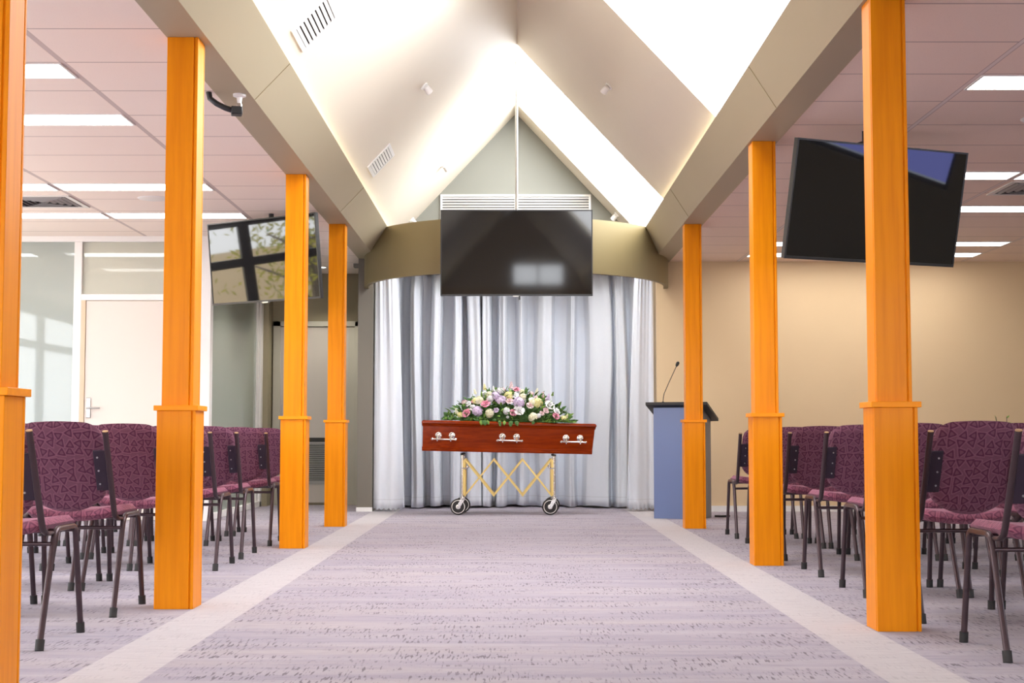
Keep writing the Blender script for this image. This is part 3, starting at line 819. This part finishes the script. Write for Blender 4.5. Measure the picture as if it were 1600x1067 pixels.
# ------------------------------------------------------------------ chairs
def rounded_panel(w, h, sag, crown, rc, nx=26, nz=24):
    """grid of a padded backrest outline -> list of (x, t, edge) samples; bottom edge bellies down, top corners rounded"""
    pts = []
    for j in range(nz + 1):
        v = j / nz
        for i in range(nx + 1):
            u = -1 + 2 * i / nx
            zt = h + crown * (1 - u * u)
            q = max(0, abs(u) * w - (w - rc)) / rc
            zt -= rc * (1 - math.sqrt(max(0, 1 - q * q))) * .9
            zb = -sag * (1 - abs(u) ** 2.2)
            q2 = max(0, abs(u) * w - (w - rc * .6)) / (rc * .6)
            zb += rc * .6 * (1 - math.sqrt(max(0, 1 - q2 * q2)))
            edge = min(min(1 - abs(u), .12) / .12, min(v, .1) / .1, min(1 - v, .1) / .1)
            pts.append((u * w, zb + (zt - zb) * v, max(0, edge)))
    return pts
def make_chair():
    t = empty('stacking_chair', (0, 0, 0), 0)
    TH = math.atan2(.155, .335)           # recline of the back
    bx, bz = -.005 + .05, .48             # where the upright leaves the seat
    ca, sa = math.cos(TH), math.sin(TH)
    HX = .225
    # --- seat: padded, dished, rounded front
    b = MB(); nx, ny = 18, 18
    def top(u, v):
        x = -.205 + .41 * u; y = .075 + .475 * v
        k = max(abs(2 * u - 1), abs(2 * v - 1)); e = min(1, (1 - k) / .16)
        cr = .07; ux = max(0, abs(2 * u - 1) * .205 - (.205 - cr)) / cr; vy = max(0, abs(2 * v - 1) * .2375 - (.2375 - cr)) / cr
        if ux > 0 and vy > 0:
            L = math.hypot(ux, vy); m_ = max(ux, vy) / L if L > 0 else 1
            x = math.copysign(.205 - cr + ux * m_ * cr, 2 * u - 1); y = .3125 + math.copysign(.2375 - cr + vy * m_ * cr, 2 * v - 1)
        z = .438 + .028 * math.sqrt(max(0, 1 - (1 - e) ** 2)) - .022 * max(0, v - .82) / .18 + .020 * abs(2 * u - 1) ** 2
        return (x, y, z)
    def bot(u, v):
        x, y, z = top(u, v); k = max(abs(2 * u - 1), abs(2 * v - 1)); e = min(1, (1 - k) / .10)
        return (x, y, .438 - .022 * e - .012 * max(0, v - .82) / .18 + .020 * abs(2 * u - 1) ** 2)
    b.grid(top, nx, ny); b.grid(bot, nx, ny, True)
    seat = b.build('seat', 'fabric_seat_lit', t, smooth=60)
    # --- backrest: thick padded panel in front of the uprights
    W, Hh = .187, .340
    pts = rounded_panel(W, Hh, .078, .027, .078)
    nx, nz = 26, 24
    def place(x, tt, d):                  # d: forward from the panel's mid plane
        cur = -.030 * (1 - (x / W) ** 2)   # wraps round the sitter
        y = bx + .052 - (tt + .065) * sa + (d + cur) * ca
        z = bz + .062 + tt * ca + (d + cur) * sa
        return (x, y, z)
    b = MB(); fv = []; rv = []
    for x, tt, e in pts:
        puff = math.sqrt(max(0, 1 - (1 - e) ** 2))
        fv.append(place(x, tt, .004 + .024 * puff)); rv.append(place(x, tt, .004 - .020 * puff))
    n0 = nx + 1
    F1 = []; F2 = []
    for j in range(nz):
        for i in range(nx):
            q = (j * n0 + i, j * n0 + i + 1, (j + 1) * n0 + i + 1, (j + 1) * n0 + i)
            F1.append(q[::-1]); F2.append(q)
    b.add(fv, F1); b.add(rv, F2)
    b.build('backrest', 'fabric_back', t, smooth=70)
    # --- legs: each half of a bent tube, with a rubber tip
    for sx in (-1, 1):
        X = sx * HX
        def arc(p0, p1, p2, n=5):
            p0, p1, p2 = Vector(p0), Vector(p1), Vector(p2)
            return [(1 - k / n) ** 2 * p0 + 2 * (1 - k / n) * k / n * p1 + (k / n) ** 2 * p2 for k in range(n + 1)]
        rear = [Vector((X * 1.03, 0, .012)), Vector((X, .150, .375))] + arc((X, .160, .40), (X, .178, .442), (X, .225, .440)) + [Vector((X, .30, .440))]
        frnt = [Vector((X * 1.03, .50, .012)), Vector((X, .437, .375))] + arc((X, .432, .40), (X, .424, .437), (X, .385, .440)) + [Vector((X, .30, .440))]
        for pth in (rear, frnt):
            lg = MB().tube(pth, .0125, 10, up=(1, 0, 0)).build('leg', 'frame', t, smooth=50)
            dr = (pth[1] - pth[0]).normalized()
            MB().tube([pth[0] - Vector((0, 0, .012)), pth[0] + dr * .030], .0175, 10, up=(1, 0, 0)).build('rubber_foot', 'rubber', lg, smooth=50)
        # --- upright with its screwed side plate
        XU = sx * .214
        up = [Vector((XU, .165, .425)), Vector((XU, .105, .428)), Vector((XU, .065, .445)), Vector((XU, bx, bz)), Vector((XU, bx - .165 * sa / ca * 1.0, bz + .165)), Vector((XU, bx - .338 * sa / ca, bz + .338))]
        u_ = MB().tube(up, .0135, 10, r2=.0095, up=(1, 0, 0)).build('upright', 'frame', t, smooth=50)
        dr = (up[-1] - up[-2]).normalized()
        MB().tube([up[-1], up[-1] + dr * .004], .0133, 10, r2=.0093, up=(1, 0, 0)).build('end_cap', 'cap', u_, smooth=50)
        c = up[3] + dr * .185 + Vector((-sx * .036, .004, .0)); nr = Vector((0, ca, sa))
        pl = MB().obox(c, Vector((.030, 0, 0)), dr * .098, nr * .0035).build('mounting_plate', 'plate', t, bevel=.003)
        b = MB()
        for k in (-.065, 0, .065):
            p = c + dr * k + Vector((-sx * .012, 0, 0)) - nr * .0035
            b.tube([p, p - nr * .003], .0045, 8)
        b.build('screws', 'screw', pl)
    MB().tube([(-.222, .146, .385), (.222, .146, .385)], .0085, 8).build('crossbar', 'frame', t, smooth=50)
    MB().tube([(-.222, .40, .425), (.222, .40, .425)], .0095, 8).tube([(-.222, .22, .430), (.222, .22, .430)], .0095, 8).build('seat_rail', 'frame', t, smooth=50)
    return t
proto = make_chair(); used = False
ROWL = [5.37, 6.35, 7.42, 8.52, 9.32, 10.42, 11.45]
ROWR = [5.09, 6.14, 7.10, 8.13, 9.20, 10.18, 11.16]
SEATN = ['at the aisle end', 'second from the aisle', 'third from the aisle', 'fourth from the aisle']
ROWN = ['nearest', 'second nearest', 'third nearest', 'middle', 'third farthest', 'second farthest', 'farthest']
jr = random.Random(3)
NL, NR = [1, 2, 2, 3, 4, 4, 4], [1, 2, 2, 3, 4, 4, 4]     # how many of each row the room shows
for side, rows in ((-1, ROWL), (1, ROWR)):
    for i, y in enumerate(rows):
        for k in range((NL if side < 0 else NR)[i]):
            c = proto if not used else copy_tree(proto); used = True
            c.location = (side * (1.995 if side < 0 else 1.985) + side * .515 * k + (0 if k == 0 else jr.uniform(-.005, .005)), y + (0 if k == 0 else jr.uniform(-.012, .012)), 0)
            c.rotation_euler = (0, 0, jr.uniform(-.012, .012))
            sd = 'left' if side < 0 else 'right'
            tag(c, 'maroon chair %s in the %s row on the %s' % (SEATN[k], ROWN[i], sd), 'chair', 'maroon chairs in rows on the %s side' % sd)

# ------------------------------------------------------------------ lectern
t = empty('lectern', (1.38, 13.90, 0), R(-20), 'slate blue lectern with a sloping black top beside the curtain', 'lectern')
W, D = .48, .40
MB().box(0, W, 0, .02, 0, 1.075).build('front_panel', 'navy', t, smooth=0, bevel=.002)
b = MB()
for x0 in (0, W - .02): b.prism([(.02, 0), (D, 0), (D, .965), (.02, 1.075)], x0, x0 + .02, 'x')
b.build('side_panel', plain('grey_laminate', (.16, .15, .155), .5), t, smooth=0, bevel=.002)
MB().box(.02, W - .02, .03, D - .02, .45, .47).build('shelf', 'navy', t, smooth=0)
b = MB()
sl = (.965 - 1.075) / (D - .02)
def zt(y): return 1.082 + sl * (y + .0)
b.prism([(-.055, zt(-.055)), (D + .07, zt(D + .07)), (D + .07, zt(D + .07) + .030), (-.055, zt(-.055) + .030)][::1], -.065, W + .065, 'x')
b.build('reading_top', 'matte_black', t, smooth=0, bevel=.003)
t2 = empty('microphone', (1.475, 13.905, 1.112), 0, 'black gooseneck microphone standing on the lectern top', 'microphone')
MB().tube([(0, 0, -.006), (0, 0, .022)], .011, 12).build('socket', 'black', t2)
MB().tube([(0, 0, .02), (.004, 0, .06), (.012, 0, .10), (.06, .0, .21), (.137, 0, .375)], .0036, 8).build('gooseneck', 'black', t2)
dr = Vector((.077, 0, .165)).normalized()
MB().lathe([(.004, -.012), (.012, -.004), (.0165, .012), (.0165, .030), (.010, .040), (.003, .043)], 14, Matrix.Translation((.137, 0, .375)) @ dr.to_track_quat('Z', 'Y').to_matrix().to_4x4()).build('mic_head', 'black', t2)
t = empty('floor_cable', (2.06, 14.10, 0), 0, 'short black cable lying on the carpet at the foot of the lectern', 'cable')
MB().tube([(-.06, .0, .012), (.0, -.03, .012), (.06, -.01, .012), (.085, .02, .012)], .011, 8).build('cord', 'black', t)

# ------------------------------------------------------------------ coffin on its trolley
YC = 14.72
t = empty('coffin', (-.03, YC, .630), 0, 'polished red brown timber coffin with silver bar handles on the scissor trolley', 'coffin')
TILT = Matrix.Rotation(R(1.25), 4, 'Y')
X0, XS, X1 = -.885, -.505, .845          # head, shoulder, foot (bottom)
def plan(gx0, gx1, gw):                   # hexagonal coffin outline, counter-clockwise from the near head corner
    return [(X0 - gx0, -.165 - gw), (XS, -.27 - gw), (X1 + gx1, -.145 - gw), (X1 + gx1, .145 + gw), (XS, .27 + gw), (X0 - gx0, .165 + gw)]
def loft(b, levels):
    n = 6; vs = []
    for z, gx0, gx1, gw in levels: vs += [tuple(TILT @ Vector((x, y, z))) for x, y in plan(gx0, gx1, gw)]
    fs = [[5, 4, 3, 2, 1, 0], [(len(levels) - 1) * n + k for k in range(n)]]
    for j in range(len(levels) - 1):
        for k in range(n): fs.append((j * n + k, j * n + (k + 1) % n, (j + 1) * n + (k + 1) % n, (j + 1) * n + k))
    b.add(vs, fs)
b = MB(); loft(b, [(.012, 0, .002, 0), (.27, .0, .028, .004)]); b.build('body', 'coffin', t, smooth=0, bevel=.004)
b = MB(); loft(b, [(0, .004, .002, .012), (.020, .004, .004, .016), (.026, .004, .004, .009), (.038, .004, .005, .012), (.044, .002, .005, .003)]); b.build('base_moulding', 'coffin', t, smooth=20, bevel=.002)
b = MB(); loft(b, [(.250, .006, .030, .008), (.262, .008, .034, .014), (.266, .010, .036, .020), (.276, .008, .034, .012), (.281, .012, .042, .026), (.300, .012, .042, .026), (.305, .008, .036, .016), (.312, .002, .03, .0)]); b.build('lid', 'coffin', t, smooth=20, bevel=.002)
def side_pt(x, z, out=0.0, s=-1):
    """a point on the coffin's long side"""
    xs = [X0, XS, X1 + .02]; ws = [.167, .272, .148]
    k = 0 if x < XS else 1
    f = (x - xs[k]) / (xs[k + 1] - xs[k]); w = ws[k] + f * (ws[k + 1] - ws[k])
    d = Vector((xs[k + 1] - xs[k], s * (ws[k + 1] - ws[k]), 0)).normalized()
    n = Vector((d.y, -d.x, 0)) * (1 if s < 0 else -1)
    return Vector((x, s * w, z)) + n * out, d, n
for s in (-1, 1):
    for xc in (-.650, .0, .648):
        x_ = xc
        p, d, n = side_pt(x_, .150, 0, s)
        root = None
        b = MB()
        bar0, bar1 = p + n * .045 - d * .135 - Vector((0, 0, .028)), p + n * .045 + d * .135 - Vector((0, 0, .028))
        b.tube([TILT @ bar0, TILT @ (bar0 + d * .012), TILT @ (bar0 + d * .024), TILT @ (bar1 - d * .024), TILT @ (bar1 - d * .012), TILT @ bar1], [.010, .0155, .009, .009, .0155, .010], 10)
        h = b.build('handle', 'silver', t)
        for q in (-.072, .072):
            c = p + d * q + Vector((0, 0, .012))
            b = MB(); mt = TILT @ (Matrix.Translation(c) @ n.to_track_quat('Z', 'Y').to_matrix().to_4x4())
            b.lathe([(.034, 0), (.034, .004), (.024, .010), (.014, .022), (.009, .026)], 18, mt)
            for k in range(7):
                a = PI * k / 6; cc = c + d * (.026 * math.cos(a)) + Vector((0, 0, .026 * math.sin(a))) + n * .006
                b.ball(TILT @ cc, .011, 8, 6)
            b.tube([TILT @ (c + n * .008), TILT @ (c + n * .036 + Vector((0, 0, -.01))), TILT @ (c + n * .045 + Vector((0, 0, -.040))), TILT @ (c + n * .040 + Vector((0, 0, -.060)))], [.012, .011, .013, .006], 8)
            b.build('rosette', 'silver', h)
# trolley
t = empty('folding_trolley', (-.03, YC, 0), 0, 'folding coffin trolley with gold scissor lattice and four castor wheels under the coffin', 'trolley')
LX, RX, YW = -.475, .458, .21
for s in (-1, 1):
    for x in (LX, RX):
        p = MB().tube([(x, s * YW, .175), (x, s * YW, .612 if x < 0 else .598)], .0125, 12).build('post', 'silver', t)
        MB().box(x + (.008 if x < 0 else -.030), x + (.030 if x < 0 else -.008), s * YW - .012, s * YW + .012, .20, .555).build('gold_channel', 'gold', p, bevel=.003)
        sg = 1 if x < 0 else -1
        MB().tube([(x, s * YW - .014, .475), (x + sg * .03, s * YW - .016, .470), (x + sg * .05, s * YW - .016, .478), (x + sg * .056, s * YW - .016, .495)], .008, 8).build('clamp', 'chrome', p)
        MB().lathe([(.018, .0), (.020, .012), (.012, .02)], 12, Matrix.Translation((x, s * YW, .606 if x < 0 else .594))).build('top_cap', 'black', p)
        # castor
        fx = x - .018 * 1
        f = MB()
        f.lathe([(.020, .150), (.024, .158), (.024, .176), (.016, .182)], 14, Matrix.Translation((x, s * YW, 0)))
        for q in (-1, 1):
            f.prism([(x + (s if s < 0 else -.3) * u_, v_) for u_, v_ in ((-.022, .165), (-.022, .150), (.024, .070), (.045, .070), (.052, .088), (.022, .155))][::-1], s * YW + q * .024 - .003, s * YW + q * .024 + .003, 'y')
        f.box(x - .022, x + .02, s * YW - .027, s * YW + .027, .150, .160)
        ck = f.build('castor_fork', 'chrome', t, bevel=.002)
        mt = Matrix.Translation((x - (.040 if s < 0 else .012), s * YW, .083)) @ Matrix.Rotation(PI / 2, 4, 'X')
        w = MB().lathe([(.066, -.017), (.076, -.016), (.081, -.010), (.083, 0), (.081, .010), (.076, .016), (.066, .017)], 32, mt).build('tyre', 'rubber', ck)
        MB().lathe([(.010, -.022), (.022, -.020), (.030, -.012), (.055, -.013), (.064, -.0185), (.068, -.0175), (.068, .0175), (.064, .0185), (.055, .013), (.030, .012), (.022, .020), (.010, .022)], 28, mt).build('hub', 'hub_metal', w)
    # scissor lattice: three crossings
    nx = [LX + .026, LX + .026 + (RX - LX - .052) / 3 * 1, LX + .026 + (RX - LX - .052) / 3 * 2, RX - .026]
    for k in range(3):
        for (z0, z1, dy) in ((.560, .195, 0), (.195, .560, .012)):
            ya = s * (YW + .002) + dy * (1 if s > 0 else 1)
            a_, c_ = Vector((nx[k], ya, z0)), Vector((nx[k + 1], ya, z1))
            d = (c_ - a_); L = d.length; d.normalize()
            up = Vector((-d.z, 0, d.x))
            MB().obox((a_ + c_) / 2, d * (L / 2 + .008), Vector((0, .004, 0)), up * .0085).build('lattice_bar', 'gold', t, bevel=.002)
for x in (LX, RX):
    MB().tube([(x, -YW, .585), (x, YW, .585)], .011, 10).tube([(x, -YW, .235), (x, YW, .235)], .009, 10).build('cross_tube', 'silver', t)
# ------------------------------------------------------------------ flowers on the lid
def petal_mat(name, c, c2):
    m, nt, p = mat(name); h = NT(nt); setp(p, c, .6, spec=.25)
    p.inputs['Subsurface Weight'].default_value = 0.0
    h.put(p.inputs['Base Color'], h.mix(h.smooth(h.noise(h.coord(), 55, 3), .3, .7), c, c2)); return m
M['pink'] = petal_mat('pink_petal', (.78, .20, .34), (.88, .48, .58))
M['pale_pink'] = petal_mat('pale_pink_petal', (.86, .58, .62), (.90, .74, .74))
M['lilac'] = petal_mat('lilac_petal', (.70, .54, .78), (.82, .70, .86))
M['yellow'] = petal_mat('yellow_petal', (.86, .78, .28), (.90, .86, .52))
M['cream_p'] = petal_mat('cream_petal', (.88, .84, .58), (.90, .88, .72))
M['white_p'] = petal_mat('white_petal', (.88, .87, .86), (.82, .82, .84))
M['leaf'] = petal_mat('dark_green_leaf', (.030, .085, .020), (.075, .165, .035))
M['leaf2'] = petal_mat('bright_green_leaf', (.11, .22, .03), (.20, .32, .06))
ZT = .938
arr = empty('flower_arrangement', (-.03, YC, ZT + .006), 0, 'long mound of pink, lilac, yellow and white flowers with leaves on the coffin lid', 'flowers')
fr = random.Random(21)
arr.rotation_euler = (0, R(1.25), 0)
HL, HW, HH = .66, .20, .33
def mound_h(x, y):
    k = (abs(x) / HL) ** 1.7 + (abs(y) / HW) ** 2
    return HH * max(0, 1 - k) ** .62
def rose(b, c, n, r):
    q = n.to_track_quat('Z', 'Y').to_matrix()
    for ring_, (cnt, rr, tilt, hh) in enumerate(((3, .30, .1, .75), (5, .55, .35, .62), (6, .85, .75, .42))):
        for k in range(cnt):
            a = 2 * PI * k / cnt + ring_ * .7 + fr.uniform(-.15, .15)
            def P(u, v):
                s = (u - .5) * 2
                wv = a + s * 2.9 / cnt
                rad = r * rr * (.35 + .65 * v + .22 * tilt * v * v)
                z = r * (hh * math.sin(v * PI * .5) * (1 - .25 * s * s) - .25 * tilt * v * v) * 1.15
                return c + q @ Vector((rad * math.cos(wv), rad * math.sin(wv), z))
            b.grid(P, 5, 4)
def cluster(b, c, n, r, cnt=34):
    q = n.to_track_quat('Z', 'Y').to_matrix()
    for k in range(cnt):
        a = k * 2.39996; f = (k + .5) / cnt; th = math.acos(1 - 1.15 * f)
        d = Vector((math.sin(th) * math.cos(a), math.sin(th) * math.sin(a), math.cos(th)))
        p0 = c + q @ (d * r * fr.uniform(.60, .88)); dn = (q @ d)
        u = dn.orthogonal().normalized(); u.rotate(Quaternion(dn, fr.uniform(0, 6)))
        w = dn.cross(u); s = r * fr.uniform(.38, .50)
        for m_ in range(4):
            e = (u * math.cos(m_ * PI / 2) + w * math.sin(m_ * PI / 2)); g = dn.cross(e)
            b.add([p0, p0 + e * s * .55 + g * s * .42 + dn * s * .2, p0 + e * s * 1.0 + dn * s * .12, p0 + e * s * .55 - g * s * .42 + dn * s * .2], [(0, 1, 2, 3)])
    b.ball(c, r * .58, 8, 6)
def spike(b, c, n, r):
    q = n.to_track_quat('Z', 'Y').to_matrix()
    for k in range(16):
        a = k * 2.4; z = r * (.2 + 2.1 * k / 16); rad = r * .5 * (1 - k / 22)
        p0 = c + q @ Vector((rad * math.cos(a), rad * math.sin(a), z))
        b.ball(p0, r * .30 * (1 - k / 30), 6, 5)
XP = lambda px: (px / 8 + 700 - 800) * 14.55 / 2222.2 + .03
ZP = lambda py: .80 + (681 - (590 + py / 8)) * 14.7 / 2222.2 - ZT
BL = [  # pixel on an 8x study of the mound, kind, colour, radius
 (385, 305, 'c', 'cream_p', .040), (330, 310, 'c', 'yellow', .030), (755, 240, 'c', 'yellow', .042), (1115, 325, 'c', 'yellow', .048), (1050, 320, 'c', 'cream_p', .036), (520, 465, 'c', 'cream_p', .042), (1060, 500, 'c', 'cream_p', .042),
 (450, 172, 's', 'yellow', .024), (510, 235, 'c', 'cream_p', .034), (1100, 205, 's', 'cream_p', .022), (1440, 505, 'c', 'yellow', .030), (110, 478, 's', 'cream_p', .022), (150, 490, 'c', 'yellow', .026),
 (470, 350, 'r', 'pink', .042), (230, 470, 'r', 'pink', .042), (817, 450, 'r', 'pink', .036), (850, 160, 'r', 'pink', .034), (1345, 478, 'r', 'pink', .036), (1220, 415, 'r', 'pale_pink', .030), (765, 310, 'r', 'pale_pink', .034), (310, 320, 'r', 'pink', .022), (1170, 450, 'r', 'pale_pink', .024),
 (370, 440, 'c', 'lilac', .050), (655, 300, 'c', 'lilac', .048), (880, 325, 'c', 'lilac', .052), (585, 245, 'c', 'lilac', .040), (1240, 285, 's', 'lilac', .026), (1170, 255, 's', 'pale_pink', .024), (600, 425, 'r', 'lilac', .026), (705, 280, 'r', 'pale_pink', .030),
 (640, 180, 'c', 'white_p', .036), (825, 235, 'r', 'white_p', .038), (885, 425, 'r', 'white_p', .050), (1265, 350, 'r', 'white_p', .048), (1355, 420, 'r', 'white_p', .034), (520, 285, 'c', 'white_p', .034), (730, 430, 'c', 'white_p', .034), (1045, 290, 'r', 'white_p', .032), (15, 525, 'c', 'white_p', .022), (50, 535, 'c', 'white_p', .016), (1548, 552, 'c', 'white_p', .020), (1020, 360, 'r', 'pale_pink', .034), (300, 400, 'r', 'white_p', .032), (250, 350, 'r', 'white_p', .028), (920, 190, 'c', 'cream_p', .028), (780, 150, 's', 'pale_pink', .028), (560, 190, 's', 'white_p', .022), (330, 225, 's', 'cream_p', .020), (1130, 480, 'c', 'white_p', .024), (745, 505, 'c', 'white_p', .014), (930, 250, 'c', 'cream_p', .034), (1300, 225, 's', 'leaf2', .016), (1480, 500, 's', 'cream_p', .018)]
NAMEK = {'r': 'rose', 'c': 'bloom_cluster', 's': 'flower_spike'}
COLN = {'pink': 'pink', 'pale_pink': 'pale pink', 'lilac': 'lilac', 'yellow': 'yellow', 'cream_p': 'cream', 'white_p': 'white', 'leaf2': 'green bud'}
for px, py, kd, mt, r in BL:
    x, z = XP(px), max(.012, ZP(py))
    # depth: on the near face of the mound at that height
    k = 1 - (z / HH) ** (1 / .62) - (abs(x) / HL) ** 1.7 if z < HH else 0
    y = -HW * math.sqrt(max(.0, k))
    n = Vector((x * .9, -.55 + y * .6, .25 + z * 1.6)).normalized()
    if kd == 's': n = Vector((x * .55, -.1, 1)).normalized()
    b = MB(); c = Vector((x, y, z))
    {'r': rose, 'c': cluster, 's': spike}[kd](b, c, n, r * (1.2 if kd != 's' else 1.25))
    b.v = [(vx, vy, max(vz, .004)) for vx, vy, vz in b.v]
    o = b.build(NAMEK[kd], mt, arr, smooth=70); o['label'] = COLN[mt] + ' ' + NAMEK[kd].replace('_', ' ')
# blooms on the far side, so the mound is whole
for k in range(22):
    x = fr.uniform(-.5, .5); y = fr.uniform(.04, .15); z = mound_h(x, y) + .01
    b = MB(); n = Vector((x, y * 4, z * 2)).normalized(); cluster(b, Vector((x, y, z)), n, fr.uniform(.03, .045))
    mt = fr.choice(['cream_p', 'lilac', 'white_p', 'pale_pink']); o = b.build('bloom_cluster', mt, arr, smooth=70); o['label'] = COLN[mt] + ' bloom cluster'
def leaf(b, c, d, n, L, w):
    d = d.normalized(); n = (n - n.dot(d) * d).normalized(); s = d.cross(n)
    def P(u, v): 
        ww = w * math.sin(PI * (.08 + .92 * u) ** .8) * (v - .5) * 2
        return c + d * L * u + s * ww + n * (.15 * L * math.sin(u * 2.4) - abs(v - .5) * w * .5)
    b.grid(P, 4, 2)
for mt, cnt, seedoff in (('leaf', 640, 0), ('leaf2', 260, 5)):
    b = MB()
    for k in range(cnt):
        x = fr.uniform(-HL * .98, HL * .98); y = fr.uniform(-HW, HW)
        z = mound_h(x, y) * fr.uniform(.45, 1.06)
        n = Vector((x * 1.2, y * 5, .15 + z * 1.5)).normalized()
        d = (n + Vector((fr.uniform(-1, 1), fr.uniform(-1, 1), fr.uniform(-.8, .7)))).normalized()
        leaf(b, Vector((x, y, max(.014, z - .01))), d, n + Vector((0, -.2, .3)), fr.uniform(.04, .085), fr.uniform(.011, .02))
    b.v = [(vx, vy, max(vz, .004)) for vx, vy, vz in b.v]
    for k in range(14 if mt == 'leaf' else 4):    # a few leaves trailing over the near edge of the lid
        x = fr.uniform(-.32, .28)
        w_ = .272 - (x + .475) * .0905 + .026
        leaf(b, Vector((x, -w_ + .045, .012)), Vector((fr.uniform(-.3, .3), -1, .12)), Vector((0, 0, 1)), .06, .018)
        leaf(b, Vector((x, -w_ - .008, .010)), Vector((fr.uniform(-.5, .5), -.25, -.75)), Vector((0, -1, .3)), fr.uniform(.04, .07), .017)
    o = b.build('foliage', mt, arr, smooth=60); o['kind'] = 'stuff'; o['label'] = 'dark green leaves' if mt == 'leaf' else 'bright green leaves'
b = MB(); b.box(-.5, .5, -.10, .10, 0, .03); b.ball((0, 0, .02), 1, 18, 10, (.52, .13, .16))
b.v = [(x, y, max(z, .001)) for x, y, z in b.v]
b.build('floral_foam', 'leaf', arr, smooth=60)

# potted plant whose twigs show above the chairs at the right edge
t = empty('potted_plant', (4.93, 14.2, 0), 0, 'twiggy green plant in a pot by the cream wall at the right edge', 'plant')
MB().lathe([(.11, 0), (.14, .02), (.17, .30), (.18, .32), (.165, .32), (.15, .28)], 24).build('pot', 'black', t)
b = MB(); g = MB()
for k in range(16):
    a = fr.uniform(0, 6.28); r = fr.uniform(.05, .24); hgt = fr.uniform(.62, 1.0)
    p2 = Vector((r * math.cos(a), r * math.sin(a), hgt))
    b.tube([(0, 0, .25), (p2.x * .4, p2.y * .4, .25 + (hgt - .25) * .5), p2], .004, 5)
    for q in range(7):
        f = fr.uniform(.45, 1); c = Vector((p2.x * f, p2.y * f, .25 + (hgt - .25) * f))
        leaf(g, c, Vector((fr.uniform(-1, 1), fr.uniform(-1, 1), .4)), Vector((0, 0, 1)), .05, .014)
b.build('twigs', 'bark', t); o = g.build('foliage', 'leaf2', t, smooth=60); o['kind'] = 'stuff'

# ------------------------------------------------------------------ world, camera, colour management
w = bpy.data.worlds.new('sky'); SC.world = w; w.use_nodes = True
nt = w.node_tree; h = NT(nt); bg = nt.nodes['Background']
gdir = h.sep(h.n('ShaderNodeTexCoord').outputs['Generated'])
colr = h.ramp(h.math('MULTIPLY_ADD', gdir[2], .5, .5), [(.33, (1.05, .98, .86)), (.385, (.10, .11, .30)), (.42, (.10, .11, .30)), (.455, (.80, .80, .78)), (.53, (.92, .95, 1.0)), (.75, (.72, .84, 1.0)), (1.0, (.62, .78, 1.0))])
h.put(bg.inputs[0], colr); bg.inputs[1].default_value = 10.0
cam = bpy.data.cameras.new('camera'); co = bpy.data.objects.new('camera', cam); COL.objects.link(co)
cam.lens = 50.0; cam.sensor_width = 36.0; cam.clip_end = 200
co.location = (0, 0, .80); co.rotation_euler = (PI / 2 + math.atan((681 - 533.5) / 2222.2), 0, 0)
SC.camera = co
SC.view_settings.view_transform = 'Standard'; SC.view_settings.look = 'None'
SC.view_settings.exposure = 0.0; SC.view_settings.gamma = 1.0; SC.view_settings.use_curve_mapping = False
